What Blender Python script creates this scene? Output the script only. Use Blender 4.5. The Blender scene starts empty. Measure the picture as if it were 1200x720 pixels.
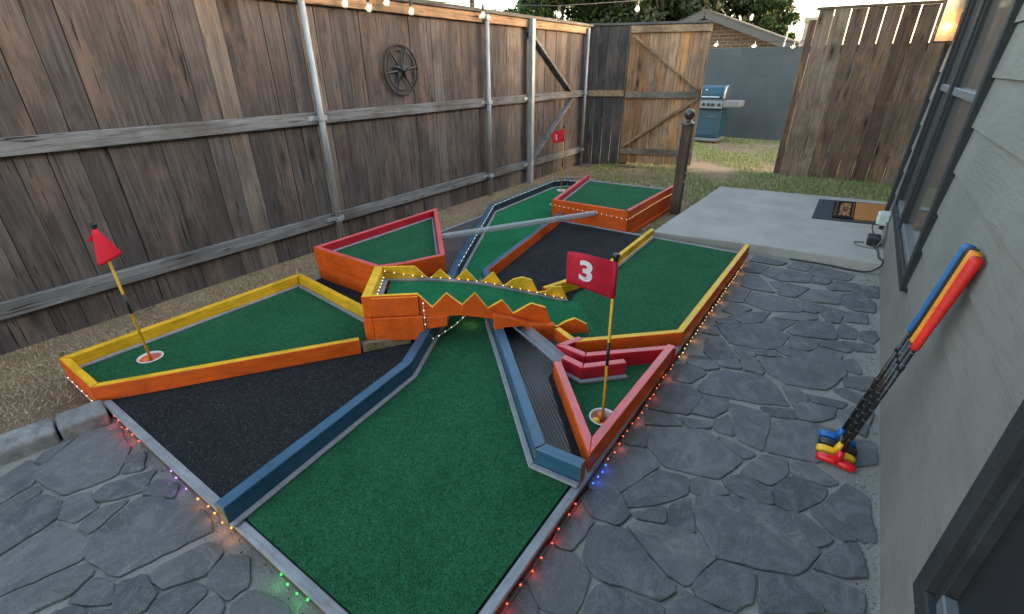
import bpy, bmesh, math, random
import numpy as np
from mathutils import Vector, Matrix, geometry
random.seed(7); rng = np.random.default_rng(7)
scene = bpy.context.scene
COL = scene.collection
R = math.radians

# ------------------------------------------------------------------ camera frame (used for placing measured points on the ground)
F, CX, CY, H = 555.0, 600.0, 360.0, 1.40
UP = -Vector((606 - CX, -(1458 - CY), -F)).normalized()
_v = Vector((1030 - CX, -(77 - CY), -F)); YA = (_v - UP * _v.dot(UP)).normalized(); XA = YA.cross(UP)
ROT = Matrix((XA, YA, UP))            # world = ROT @ camera vector
def g(u, v, z=0.0):
    d = ROT @ Vector((u - CX, -(v - CY), -F)); t = (z - H) / d.z
    return Vector((t * d.x, t * d.y, z))
cam = bpy.data.cameras.new('camera'); camo = bpy.data.objects.new('camera', cam); COL.objects.link(camo)
camo.matrix_world = Matrix.Translation((0, 0, H)) @ ROT.to_4x4()
cam.sensor_width = 36; cam.sensor_fit = 'HORIZONTAL'; cam.lens = F / 1200 * 36; cam.clip_start = .02; cam.clip_end = 500
scene.camera = camo
scene.view_settings.view_transform = 'Standard'; scene.view_settings.look = 'None'
scene.view_settings.exposure = 3.22; scene.view_settings.gamma = 1

# ------------------------------------------------------------------ materials
def mat(name, base=(.5, .5, .5), rough=.6, spec=.5, metal=0.0):
    m = bpy.data.materials.new(name); m.use_nodes = True
    b = m.node_tree.nodes['Principled BSDF']
    b.inputs['Base Color'].default_value = (*base, 1); b.inputs['Roughness'].default_value = rough
    b.inputs['Specular IOR Level'].default_value = spec; b.inputs['Metallic'].default_value = metal
    return m
class NT:
    def __init__(s, m): s.t = m.node_tree; s.b = s.t.nodes['Principled BSDF']
    def n(s, kind, **kw):
        x = s.t.nodes.new(kind)
        for k, v in kw.items(): setattr(x, k, v)
        return x
    def l(s, a, b): s.t.links.new(a, b)
    def coord(s, scale=(1, 1, 1), island=False, out='Object', rot=(0, 0, 0)):
        tc = s.n('ShaderNodeTexCoord'); mp = s.n('ShaderNodeMapping'); mp.inputs['Scale'].default_value = scale
        mp.inputs['Rotation'].default_value = rot
        if island:
            ge = s.n('ShaderNodeNewGeometry'); mu = s.n('ShaderNodeMath', operation='MULTIPLY'); mu.inputs[1].default_value = 37.7
            s.l(ge.outputs['Random Per Island'], mu.inputs[0])
            va = s.n('ShaderNodeVectorMath', operation='ADD'); s.l(tc.outputs[out], va.inputs[0]); s.l(mu.outputs[0], va.inputs[1])
            s.l(va.outputs[0], mp.inputs['Vector'])
        else: s.l(tc.outputs[out], mp.inputs['Vector'])
        return mp.outputs['Vector']
    def noise(s, vec, scale, detail=5, rough=.6, dist=0):
        x = s.n('ShaderNodeTexNoise'); x.inputs['Scale'].default_value = scale; x.inputs['Detail'].default_value = detail
        x.inputs['Roughness'].default_value = rough; x.inputs['Distortion'].default_value = dist; s.l(vec, x.inputs['Vector'])
        return x.outputs['Fac']
    def vor(s, vec, scale, feature='F1', out='Distance', rand=1):
        x = s.n('ShaderNodeTexVoronoi', feature=feature); x.inputs['Scale'].default_value = scale; x.inputs['Randomness'].default_value = rand
        s.l(vec, x.inputs['Vector']); return x.outputs[out]
    def ramp(s, fac, stops, interp='LINEAR'):
        x = s.n('ShaderNodeValToRGB'); x.color_ramp.interpolation = interp; e = x.color_ramp.elements
        while len(e) < len(stops): e.new(.5)
        for q, (p, c) in zip(e, stops): q.position = p; q.color = (*c, 1) if not isinstance(c, (int, float)) else (c, c, c, 1)
        s.l(fac, x.inputs['Fac']); return x.outputs['Color']
    def mix(s, fac, a, b, blend='MIX'):
        x = s.n('ShaderNodeMix', data_type='RGBA', blend_type=blend)
        for sock, val in ((x.inputs['Factor'], fac), (x.inputs['A'], a), (x.inputs['B'], b)):
            if isinstance(val, (int, float)): sock.default_value = val
            elif isinstance(val, tuple): sock.default_value = (*val, 1)
            else: s.l(val, sock)
        return x.outputs['Result']
    def rnd(s):
        return s.n('ShaderNodeNewGeometry').outputs['Random Per Island']
    def bump(s, h, strength=.3, dist=.01, normal=None):
        x = s.n('ShaderNodeBump'); x.inputs['Strength'].default_value = strength; x.inputs['Distance'].default_value = dist
        s.l(h, x.inputs['Height'])
        if normal is not None: s.l(normal, x.inputs['Normal'])
        s.l(x.outputs[0], s.b.inputs['Normal']); return x.outputs[0]
    def color(s, c): s.l(c, s.b.inputs['Base Color'])
    def rough(s, c): s.l(c, s.b.inputs['Roughness'])

def wood(name, tones, grain='Z', knots=True, stain=(.045, .033, .025), warm=None, rough=.85, spec=.2):
    m = mat(name, rough=rough, spec=spec); t = NT(m)
    st = {'Z': (1, 1, .045), 'Y': (1, .045, 1), 'X': (.045, 1, 1)}[grain]
    kt = {'Z': (1, 1, .3), 'Y': (1, .3, 1), 'X': (.3, 1, 1)}[grain]
    v = t.coord(st, True); v2 = t.coord((1, 1, 1), True)
    tones = tones * 2 if len(tones) == 1 else tones; n = len(tones)
    base = t.ramp(t.rnd(), [(i / max(1, n - 1), c) for i, c in enumerate(tones)])
    fine = t.noise(v, 190, 4, .7); mid = t.noise(v, 45, 4, .65, .6); broad = t.noise(v2, 2.3, 4, .6)
    c = t.mix(t.ramp(mid, [(.40, 0), (.60, 1)]), t.mix(.45, base, (.20, .18, .17), 'MULTIPLY'), base)
    c = t.mix(t.ramp(fine, [(.42, .0), (.64, .7)]), c, t.mix(.5, c, (1.9, 1.8, 1.7), 'MULTIPLY'))
    c = t.mix(t.ramp(broad, [(.44, 0), (.64, .8)]), c, t.mix(.6, c, stain))
    if warm:
        w = t.noise(t.coord((1, 1, .35), True), 5.5, 5, .65)
        c = t.mix(t.ramp(w, [(.53, 0), (.68, .5)]), c, warm)
    crack = t.noise(v, 75, 2, .5, .2)
    c = t.mix(t.ramp(crack, [(.31, .9), (.36, 0)]), c, (.015, .012, .01))
    if knots:
        kv = t.coord(kt, True); kd = t.vor(kv, 5.2)
        c = t.mix(t.ramp(kd, [(.05, .95), (.10, .5), (.22, 0)]), c, (.03, .018, .012))
    t.color(c); t.bump(t.mix(.5, fine, mid), .6, .006)
    return m
def paint(name, base, rough=.38, wear=.12, under=(.22, .13, .07), spec=.5, var=.25):
    m = mat(name, base, rough, spec); t = NT(m); v = t.coord((1, 1, 1)); 
    a = t.noise(v, 7, 5, .65); b = t.noise(v, 60, 3, .7)
    dk = tuple(x * (1 - var) for x in base); lt = tuple(min(1, x * (1 + var * .45)) for x in base)
    c = t.ramp(a, [(.3, dk), (.7, lt)])
    sc = t.noise(v, 22, 7, .8, .8); gr = t.noise(v, 6, 6, .7, 2.5)
    c = t.mix(t.ramp(gr, [(.52, 0), (.66, .30)]), c, t.mix(1, c, (.45, .40, .38), 'MULTIPLY'))
    gs = t.noise(t.coord((.06, 1, 1)), 120, 4, .7, .4); c = t.mix(t.ramp(gs, [(.42, .38), (.52, 0)]), c, t.mix(1, c, (.55, .50, .48), 'MULTIPLY'))
    if wear: c = t.mix(t.ramp(sc, [(.645, 0), (.67, min(1, wear * 6))]), c, under)
    t.color(c); t.rough(t.ramp(a, [(.3, rough * .8), (.7, min(1, rough * 1.5))])); t.bump(t.mix(.65, t.mix(.4, b, sc), gs), .5, .005)
    return m
def turf(name, lo, hi, fleck, fleck_amt=.09, sc=210, bumpd=.012):
    m = mat(name, rough=.95, spec=.12); t = NT(m); v = t.coord((1, 1, 1))
    fine = t.noise(v, sc, 4, .9); mid = t.noise(v, 3.2, 6, .7, .6); med = t.noise(v, 45, 3, .7)
    c = t.ramp(fine, [(.40, lo), (.62, hi)])
    c = t.mix(t.ramp(mid, [(.44, 0), (.60, .6)]), c, t.mix(1, c, (.66, .72, .74), 'MULTIPLY'))
    c = t.mix(t.ramp(t.noise(t.coord((1.6, .7, 1), rot=(0, 0, .6)), 2.1, 5, .7, 1.2), [(.52, 0), (.66, .28)]), c, t.mix(1, c, (1.6, 1.35, 1.5), 'MULTIPLY'))
    c = t.mix(t.ramp(med, [(.45, .0), (.65, .35)]), c, hi)
    tuft = t.noise(v, 105, 3, .8); c = t.mix(t.ramp(tuft, [(.40, .30), (.52, 0)]), c, t.mix(1, c, (.42, .45, .45), 'MULTIPLY'))
    d = t.vor(v, 75); 
    c = t.mix(t.ramp(d, [(fleck_amt, .85), (fleck_amt + .03, 0)]), c, fleck)
    t.color(c); t.bump(fine, .7, bumpd)
    return m

M = {}
GREY = [(.052, .045, .045), (.090, .077, .075), (.125, .112, .111), (.076, .058, .052), (.105, .093, .092), (.058, .051, .051), (.22, .178, .15), (.082, .070, .069), (.102, .085, .080), (.066, .057, .056)]
M['fence'] = wood('weathered_fence_wood', GREY, 'Z', stain=(.036, .029, .028), warm=(.19, .125, .095))
M['rail'] = wood('weathered_rail_wood', [(.135, .138, .148), (.175, .176, .184)], 'Y', False)
M['toprail'] = wood('brown_rail_wood', [(.28, .175, .105), (.33, .21, .13)], 'Y', True)
M['cap'] = wood('grey_cap_wood', [(.12, .115, .11)], 'Y', False)
M['railx'] = wood('weathered_rail_wood_cross', [(.20, .17, .14), (.24, .20, .16)], 'X', False)
M['gate'] = wood('cedar_gate_wood', [(.40, .20, .10), (.46, .29, .18), (.24, .12, .065), (.58, .31, .15), (.33, .21, .15)], 'Z', stain=(.10, .055, .03), warm=(.62, .23, .07))
M['gaterail'] = wood('gate_brace_wood', [(.30, .18, .10), (.36, .24, .15)], 'X', False)
M['panel'] = wood('brown_panel_wood', [(.15, .088, .062), (.21, .132, .095), (.31, .225, .17), (.12, .073, .055), (.18, .118, .088)], 'Z', stain=(.06, .038, .026), warm=(.33, .17, .08))
M['raw'] = wood('raw_wood', [(.34, .22, .13), (.28, .19, .11)], 'Y', False)
M['post'] = wood('brown_post_wood', [(.125, .080, .062)], 'Z', False)
M['galv'] = mat('galvanised_steel', (.38, .39, .40), .5, .5, .45)
t = NT(M['galv']); v = t.coord((1, 1, .3)); t.color(t.ramp(t.noise(v, 24, 4), [(.3, (.24, .25, .26)), (.7, (.40, .41, .42))])); t.rough(t.ramp(t.noise(v, 12, 3), [(.3, .45), (.7, .7)]))
M['yellow'] = paint('yellow_paint', (.80, .43, .014), .45, spec=.35)
M['orange'] = paint('orange_paint', (.72, .10, .006), .55, .10, (.3, .06, .015), .3)
M['red'] = paint('red_paint', (.50, .012, .026), .34)
M['redtop_skylit'] = paint('red_paint_skylit_top', (.68, .11, .115), .35, .16, (.6, .25, .22))  # paler red for wall tops: sky light and fading put into the colour
M['blue'] = paint('blue_paint', (.026, .095, .165), .32, .12, (.25, .24, .2))
M['navy'] = paint('navy_paint', (.012, .024, .05), .4)
M['trim'] = paint('pale_grey_trim', (.27, .265, .275), .65, .1, (.25, .22, .19), var=.22, spec=.3)
M['green'] = turf('green_carpet', (.006, .042, .017), (.036, .176, .076), (.32, .40, .30), .045)
M['brightgreen'] = turf('bright_green_carpet', (.005, .060, .022), (.022, .24, .095), (.35, .45, .32), .03)
M['black'] = turf('black_rubber_turf', (.005, .005, .006), (.046, .045, .047), (.14, .14, .145), .15, 190)
M['rib'] = mat('ribbed_rubber', (.05, .05, .054), .5, .5)
t = NT(M['rib']); v = t.coord((1, 1, 1), rot=(0, 0, R(42)))
w = t.n('ShaderNodeTexWave', wave_type='BANDS', bands_direction='Y'); w.inputs['Scale'].default_value = 22; w.inputs['Distortion'].default_value = .5; w.inputs['Detail'].default_value = 1
t.l(v, w.inputs['Vector']); t.color(t.mix(t.ramp(t.noise(t.coord(), 5, 5), [(.3, 0), (.7, .7)]), t.ramp(w.outputs['Fac'], [(.1, (.022, .022, .024)), (.8, (.085, .082, .082))]), (.10, .092, .088))); t.bump(w.outputs['Fac'], .8, .006)
M['stone'] = mat('flagstone', (.1, .1, .11), .62, .4); t = NT(M['stone']); v = t.coord((1, 1, 1), True); vg = t.coord()
base = t.ramp(t.rnd(), [(0, (.068, .066, .070)), (.3, (.108, .105, .108)), (.55, (.080, .079, .085)), (.8, (.140, .135, .133)), (1, (.092, .088, .088))])
cleft = t.noise(t.coord((1, .7, 1), True, rot=(0, 0, .6)), 8, 9, .78, 1.9); big = t.noise(v, 4.5, 6, .7, .6); grit = t.noise(v, 300, 4, .9)
c = t.mix(t.ramp(big, [(.40, .6), (.52, 0)]), base, (.066, .068, .076))
c = t.mix(t.ramp(cleft, [(.47, 0), (.60, .55)]), c, (.19, .188, .19))
c = t.mix(t.ramp(cleft, [(.34, .5), (.42, 0)]), c, (.055, .057, .064))
c = t.mix(t.ramp(t.noise(t.coord((1, 1, 1), True), 3, 8, .8, 2), [(.56, 0), (.63, .6)]), c, (.24, .225, .21))
c = t.mix(t.ramp(t.noise(t.coord(), 1.7, 6, .7, 1), [(.50, 0), (.62, .5)]), c, t.mix(1, c, (.62, .60, .58), 'MULTIPLY'))
c = t.mix(t.ramp(grit, [(.36, .5), (.50, 0)]), c, t.mix(1, c, (.35, .35, .36), 'MULTIPLY'))
c = t.mix(t.ramp(grit, [(.54, 0), (.66, .75)]), c, (.27, .265, .26)); t.color(c)
bh = t.mix(.3, t.mix(.5, cleft, big), grit); t.bump(bh, .7, .016); t.rough(t.ramp(big, [(.3, .5), (.7, .85)]))
M['mortar'] = mat('sandy_mortar', (.2, .19, .175), .95, .1); t = NT(M['mortar']); v = t.coord()
c = t.mix(t.ramp(t.noise(v, 160, 3, .85), [(.3, 0), (.7, 1)]), (.18, .165, .148), (.44, .405, .36)); c = t.mix(t.ramp(t.noise(v, 4, 5), [(.45, 0), (.75, .4)]), c, (.17, .16, .15)); t.color(c); t.bump(t.noise(v, 240, 3, .8), .8, .01)
M['concrete'] = mat('concrete', (.28, .27, .26), .85, .25); t = NT(M['concrete']); v = t.coord()
c = t.mix(t.ramp(t.noise(v, 2.2, 6, .65), [(.35, 0), (.7, 1)]), (.31, .282, .25), (.41, .378, .34)); c = t.mix(t.ramp(t.noise(t.coord((.3, 1, 1)), 12, 5, .7), [(.5, 0), (.8, .4)]), c, (.29, .265, .235)); t.color(c); t.bump(t.noise(v, 180, 4, .7), .5, .006)
M['kerb'] = mat('paver_concrete', (.17, .17, .18), .9, .2); t = NT(M['kerb']); v = t.coord()
t.color(t.mix(t.ramp(t.noise(v, 18, 6, .7), [(.35, 0), (.7, 1)]), (.14, .138, .138), (.30, .29, .28))); t.bump(t.noise(v, 120, 4, .8), .7, .008)
M['dirt'] = mat('dry_ground', (.2, .14, .09), .95, .1); t = NT(M['dirt']); v = t.coord()
c = t.mix(t.ramp(t.noise(v, 1.4, 6, .65), [(.4, 0), (.65, 1)]), (.19, .128, .080), (.33, .235, .150))
c = t.mix(t.ramp(t.noise(v, 70, 4, .8), [(.45, 0), (.7, .8)]), c, (.48, .38, .25)); c = t.mix(t.ramp(t.noise(v, 30, 5, .8), [(.58, 0), (.7, .6)]), c, (.05, .035, .025)); t.color(c); t.bump(t.noise(v, 90, 5, .8), 1, .02)
def blade(name, stops):
    m = mat(name, rough=.8, spec=.15); t = NT(m); t.color(t.ramp(t.rnd(), stops)); return m
M['straw'] = blade('dry_grass_blades', [(0, (.14, .09, .05)), (.3, (.29, .20, .11)), (.6, (.44, .33, .19)), (.93, (.60, .48, .31)), (1, (.16, .17, .05))])
M['blade'] = blade('green_grass_blades', [(0, (.09, .15, .03)), (.35, (.16, .25, .055)), (.6, (.25, .30, .085)), (.75, (.42, .34, .17)), (1, (.56, .45, .26))])
M['leaf'] = blade('tree_leaves', [(0, (.016, .03, .012)), (.4, (.035, .06, .02)), (.75, (.06, .09, .028)), (1, (.10, .12, .035))])
M['leafdark'] = blade('dark_tree_leaves', [(0, (.02, .03, .015)), (.5, (.045, .055, .028)), (1, (.085, .09, .045))])
M['bark'] = wood('tree_bark', [(.07, .055, .04)], 'Z', False)
M['siding'] = mat('grey_painted_siding', (.2, .195, .175), .7, .3); t = NT(M['siding']); 
gv = t.coord((1, .05, 1), True); gn = t.noise(gv, 90, 5, .7, 1.5); gm = t.noise(t.coord((1, .12, 1), True), 22, 4, .6, 2.5)
c = t.mix(t.ramp(t.noise(t.coord(), 2.2, 4), [(.35, 0), (.7, 1)]), (.162, .150, .130), (.205, .190, .164)); c = t.mix(t.ramp(gm, [(.3, .35), (.5, 0)]), c, (.115, .102, .084)); t.color(c); t.bump(t.mix(.5, gn, gm), .55, .006)
M['frame'] = paint('dark_window_frame', (.032, .032, .034), .6, .06, (.1, .1, .1), spec=.22)
M['framelight'] = mat('grey_aluminium', (.13, .135, .14), .55, .4, .2)
M['glass'] = mat('dark_window_glass', (.05, .05, .048), .06, .4)
t = NT(M['glass']); t.color(t.ramp(t.noise(t.coord((1, 1, .4)), 1.5, 3), [(.3, (.085, .075, .066)), (.7, (.13, .115, .10))])); t.rough(t.ramp(t.noise(t.coord(), 3, 3), [(.3, .05), (.7, .16)]))
M['screen'] = mat('dark_window_screen', (.020, .020, .021), .5, .2)
M['block'] = mat('dark_block_wall', (.06, .07, .078), .8, .25); t = NT(M['block']); v = t.coord(rot=(R(90), 0, 0))
br = t.n('ShaderNodeTexBrick'); br.inputs['Scale'].default_value = 1; br.inputs['Brick Width'].default_value = .4; br.inputs['Row Height'].default_value = .2; br.inputs['Mortar Size'].default_value = .007; br.inputs['Mortar Smooth'].default_value = .5
br.inputs['Color1'].default_value = (.060, .070, .079, 1); br.inputs['Color2'].default_value = (.068, .077, .086, 1); br.inputs['Mortar'].default_value = (.052, .060, .068, 1); t.l(v, br.inputs['Vector'])
c = t.mix(t.ramp(t.noise(t.coord(), 3, 5), [(.4, 0), (.7, .5)]), br.outputs['Color'], (.09, .097, .1)); t.color(c); t.bump(br.outputs['Fac'], -.25, .006)
M['brick'] = mat('house_brick', (.25, .13, .09), .9, .2); t = NT(M['brick']); v = t.coord(rot=(R(90), 0, 0))
br = t.n('ShaderNodeTexBrick'); br.inputs['Scale'].default_value = 1; br.inputs['Brick Width'].default_value = .3; br.inputs['Row Height'].default_value = .11; br.inputs['Mortar Size'].default_value = .014
br.inputs['Color1'].default_value = (.15, .082, .055, 1); br.inputs['Color2'].default_value = (.09, .06, .046, 1); br.inputs['Mortar'].default_value = (.17, .15, .13, 1); t.l(v, br.inputs['Vector']); t.color(br.outputs['Color']); t.bump(br.outputs['Fac'], -.5, .01)
M['palebrick'] = mat('chimney_brick', (.36, .27, .22), .9, .2); t = NT(M['palebrick']); br2 = t.n('ShaderNodeTexBrick'); br2.inputs['Scale'].default_value = 1; br2.inputs['Brick Width'].default_value = .22; br2.inputs['Row Height'].default_value = .08; br2.inputs['Mortar Size'].default_value = .01
br2.inputs['Color1'].default_value = (.40, .29, .23, 1); br2.inputs['Color2'].default_value = (.32, .22, .17, 1); br2.inputs['Mortar'].default_value = (.42, .38, .33, 1); t.l(t.coord(rot=(R(90), 0, 0)), br2.inputs['Vector']); t.color(br2.outputs['Color'])
M['shingle'] = mat('roof_shingles', (.13, .12, .115), .9, .2); t = NT(M['shingle']); t.color(t.ramp(t.noise(t.coord((1, 1, 1)), 14, 4), [(.3, (.06, .052, .047)), (.7, (.11, .098, .088))]))
M['fascia'] = mat('grey_fascia', (.075, .066, .06), .7)
M['iron'] = mat('black_iron', (.014, .014, .016), .5, .5, .3)
M['blackplastic'] = mat('black_plastic', (.012, .012, .013), .35)
M['grip_blue'] = paint('blue_grip', (.012, .13, .36), .5, 0); M['grip_black'] = mat('black_grip', (.014, .013, .012), .6)
M['grip_yellow'] = paint('orange_yellow_grip', (.80, .27, .012), .5, 0); M['grip_red'] = paint('red_grip', (.72, .018, .012), .45, 0)
M['head_blue'] = mat('blue_plastic', (.012, .10, .34), .3); M['head_yellow'] = mat('yellow_plastic', (.74, .40, .01), .3); M['head_red'] = mat('red_plastic', (.62, .008, .012), .28); M['head_black'] = mat('black_head_plastic', (.016, .018, .022), .3)
M['steel'] = mat('bright_steel', (.6, .6, .6), .3, .5, 1)
M['flagred'] = mat('red_flag_cloth', (.44, .006, .028), .7, .3); t = NT(M['flagred']); t.color(t.ramp(t.noise(t.coord(), 30, 4), [(.3, (.38, .005, .022)), (.7, (.50, .010, .034))])); t.bump(t.noise(t.coord(), 900, 2), .3, .001)
M['flagbright'] = mat('bright_red_flag_cloth', (.62, .012, .03), .65, .3)
M['flagwhite'] = mat('printed_flag_number', (.62, .55, .57), .8)
M['poleyellow'] = paint('yellow_pole_paint', (.72, .38, .02), .4, .05); M['poleblack'] = mat('black_pole_paint', (.012, .012, .014), .4)
M['cupwhite'] = mat('white_cup_plastic', (.70, .66, .62), .5)
M['cuporange'] = mat('orange_cup_plastic', (.78, .22, .14), .45)
M['ball_yellow'] = mat('yellow_ball', (.80, .48, .012), .35); M['ball_orange'] = mat('orange_ball', (.80, .17, .03), .35); M['ball_blue'] = mat('violet_blue_ball', (.035, .035, .14), .35)
M['pipe'] = mat('grey_translucent_plastic', (.42, .43, .44), .15, .6); NT(M['pipe']).b.inputs['Alpha'].default_value = .36
M['gutter'] = mat('grey_gutter_plastic', (.30, .31, .33), .15, .6); NT(M['gutter']).b.inputs['Alpha'].default_value = .42
M['grillblue'] = paint('blue_enamel', (.010, .060, .100), .4, 0); M['grillgrey'] = mat('grey_enamel', (.17, .175, .185), .5, .4, .1)
M['coir'] = mat('orange_coir', (.46, .19, .06), .95, .1); t = NT(M['coir']); t.color(t.ramp(t.noise(t.coord((1, 1, 1)), 320, 3, .8), [(.3, (.28, .11, .035)), (.7, (.56, .25, .085))])); t.bump(t.noise(t.coord(), 400, 2), .8, .005)
M['coirblack'] = mat('black_coir', (.014, .012, .011), .95, .1)
M['coirtext'] = mat('tan_coir_lettering', (.40, .20, .09), .95, .1)
M['matgrey'] = mat('dark_ribbed_mat', (.04, .043, .05), .8, .3); t = NT(M['matgrey']); w = t.n('ShaderNodeTexWave', wave_type='BANDS', bands_direction='X'); w.inputs['Scale'].default_value = 26; t.l(t.coord(), w.inputs['Vector']); t.color(t.ramp(w.outputs['Fac'], [(.2, (.022, .024, .03)), (.8, (.062, .066, .076))])); t.bump(w.outputs['Fac'], .6, .004)
M['outletpale'] = mat('pale_box_plastic', (.42, .47, .44), .5); M['cord'] = mat('grey_cord', (.14, .13, .12), .6); M['blackcord'] = mat('black_cord', (.012, .012, .012), .5)
M['utility'] = mat('utility_pole_wood', (.06, .045, .035), .9)
def glow(name, color, strength):
    m = mat(name, color); b = NT(m).b; b.inputs['Emission Color'].default_value = (*color, 1); b.inputs['Emission Strength'].default_value = strength
    m.cycles.emission_sampling = 'NONE'; return m
EM = .026
M['led_warm'] = glow('warm_led', (1, .62, .26), 9 * EM); M['led_white'] = glow('white_led', (1, .93, .82), 8 * EM); M['led_red'] = glow('red_led', (1, .12, .05), 9 * EM)
M['led_blue'] = glow('blue_led', (.06, .15, 1), 10 * EM); M['led_green'] = glow('green_led', (.04, 1, .12), 8 * EM); M['led_purple'] = glow('purple_led', (.6, .25, 1), 8 * EM); M['led_orange'] = glow('orange_led', (1, .33, .06), 10 * EM)
M['filament'] = glow('bulb_glow', (1, .66, .38), 9 * EM); M['lampglow'] = glow('lantern_glow', (1, .50, .14), 10 * EM)
M['bulbglass'] = mat('bulb_glass', (.95, .9, .85), .05, .5); NT(M['bulbglass']).b.inputs['Transmission Weight'].default_value = .9
M['lampglass'] = mat('lantern_glass', (.95, .88, .75), .25, .5); NT(M['lampglass']).b.inputs['Transmission Weight'].default_value = .92

# ------------------------------------------------------------------ mesh helpers
class MB:
    def __init__(s): s.v = []; s.f = []; s.m = []
    def add(s, vs, fs, mi=0):
        o = len(s.v); s.v += [tuple(x) for x in vs]
        for k, f in enumerate(fs): s.f.append([i + o for i in f]); s.m.append(mi[k] if isinstance(mi, (list, tuple)) else mi)
    def box(s, x0, x1, y0, y1, z0, z1, mi=0, mtx=None):
        vs = [Vector(p) for p in ((x0, y0, z0), (x1, y0, z0), (x1, y1, z0), (x0, y1, z0), (x0, y0, z1), (x1, y0, z1), (x1, y1, z1), (x0, y1, z1))]
        if mtx is not None: vs = [mtx @ p for p in vs]
        s.add(vs, [(3, 2, 1, 0), (4, 5, 6, 7), (0, 1, 5, 4), (1, 2, 6, 5), (2, 3, 7, 6), (3, 0, 4, 7)], mi)
    def beam(s, a, b, w, h, up=(0, 0, 1), mi=0):
        a, b = Vector(a), Vector(b); d = (b - a).normalized(); side = d.cross(Vector(up)).normalized(); u = side.cross(d)
        vs = []
        for p in (a, b):
            for sx, sy in ((-1, -1), (1, -1), (1, 1), (-1, 1)): vs.append(p + side * w / 2 * sx + u * h / 2 * sy)
        s.add(vs, [(3, 2, 1, 0), (4, 5, 6, 7), (0, 1, 5, 4), (1, 2, 6, 5), (2, 3, 7, 6), (3, 0, 4, 7)], mi)
    def tube(s, pts, r, n=8, mi=0, caps=True):
        pts = [Vector(p) for p in pts]; rs = r if isinstance(r, (list, tuple)) else [r] * len(pts)
        ring = []; ref = None
        for i, p in enumerate(pts):
            d = (pts[min(i + 1, len(pts) - 1)] - pts[max(i - 1, 0)]).normalized()
            if ref is None: ref = d.orthogonal().normalized()
            ref = (ref - d * ref.dot(d)).normalized(); b = d.cross(ref)
            ring.append([p + (ref * math.cos(2 * math.pi * k / n) + b * math.sin(2 * math.pi * k / n)) * rs[i] for k in range(n)])
        vs = [q for rr in ring for q in rr]; fs = []
        for i in range(len(pts) - 1):
            for k in range(n): a = i * n + k; b2 = i * n + (k + 1) % n; fs.append((a, b2, b2 + n, a + n))
        if caps: fs += [tuple(range(n - 1, -1, -1)), tuple((len(pts) - 1) * n + k for k in range(n))]
        s.add(vs, fs, mi)
    def lathe(s, prof, n=20, o=(0, 0, 0), mi=0, mtx=None):
        o = Vector(o); vs = []; fs = []
        for r, z in prof:
            for k in range(n):
                p = Vector((r * math.cos(2 * math.pi * k / n), r * math.sin(2 * math.pi * k / n), z))
                if mtx is not None: p = mtx @ p
                vs.append(p + o)
        for i in range(len(prof) - 1):
            for k in range(n): a = i * n + k; b = i * n + (k + 1) % n; fs.append((a, b, b + n, a + n))
        s.add(vs, fs, mi)
    def prism(s, poly, z0, z1, mi=0, side=None):
        n = len(poly); vs = [(p[0], p[1], z0) for p in poly] + [(p[0], p[1], z1) for p in poly]
        fs = [tuple(range(n - 1, -1, -1)), tuple(range(n, 2 * n))] + [(k, (k + 1) % n, (k + 1) % n + n, k + n) for k in range(n)]
        s.add(vs, fs, mi)
    def build(s, name, mats, parent=None, bevel=0, smooth=False, seg=1):
        me = bpy.data.meshes.new(name); me.from_pydata(s.v, [], s.f)
        for m in (mats if isinstance(mats, (list, tuple)) else [mats]): me.materials.append(m)
        me.polygons.foreach_set('material_index', s.m)
        if smooth: me.polygons.foreach_set('use_smooth', [True] * len(me.polygons))
        bm = bmesh.new(); bm.from_mesh(me); bmesh.ops.recalc_face_normals(bm, faces=bm.faces); bm.to_mesh(me); bm.free()
        me.update(); o = bpy.data.objects.new(name, me); COL.objects.link(o)
        if parent is not None: o.parent = parent; o.matrix_parent_inverse = parent.matrix_world.inverted()
        if bevel:
            b = o.modifiers.new('bevel', 'BEVEL'); b.width = bevel; b.segments = seg; b.limit_method = 'ANGLE'; b.angle_limit = R(40)
        return o
def tag(o, label, cat, group=None, kind=None):
    if label: o['label'] = label
    if cat: o['category'] = cat
    if group: o['group'] = group
    if kind: o['kind'] = kind
    return o
def thing(name, label, cat, loc=(0, 0, 0), group=None, rz=0.0):
    o = bpy.data.objects.new(name, None); COL.objects.link(o); o.location = loc; o.rotation_euler = (0, 0, rz); o.empty_display_size = .1
    o.matrix_world = Matrix.Translation(loc) @ Matrix.Rotation(rz, 4, 'Z')
    return tag(o, label, cat, group)
def struct(name, mb, m, **kw):
    o = mb.build(name, m, **kw); o['kind'] = 'structure'; return o
def plate(name, poly, z0, z1, m, parent, holes=()):
    """flat piece with optional round holes [(x, y, r)]"""
    loops = [[Vector((p[0], p[1], z1)) for p in poly]]
    for hx, hy, hr in holes: loops.append([Vector((hx + hr * math.cos(2 * math.pi * k / 24), hy + hr * math.sin(2 * math.pi * k / 24), z1)) for k in range(24)])
    tri = geometry.tessellate_polygon(loops); flat = [p for l in loops for p in l]; n = len(flat)
    mb = MB(); vs = flat + [Vector((p.x, p.y, z0)) for p in flat]; fs = []
    for a, b, c in tri: fs.append((a, b, c)); fs.append((c + n, b + n, a + n))
    o = 0
    for l in loops:
        for k in range(len(l)): a = o + k; b = o + (k + 1) % len(l); fs.append((a, b, b + n, a + n))
        o += len(l)
    mb.add(vs, fs); return mb.build(name, m, parent)
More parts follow.
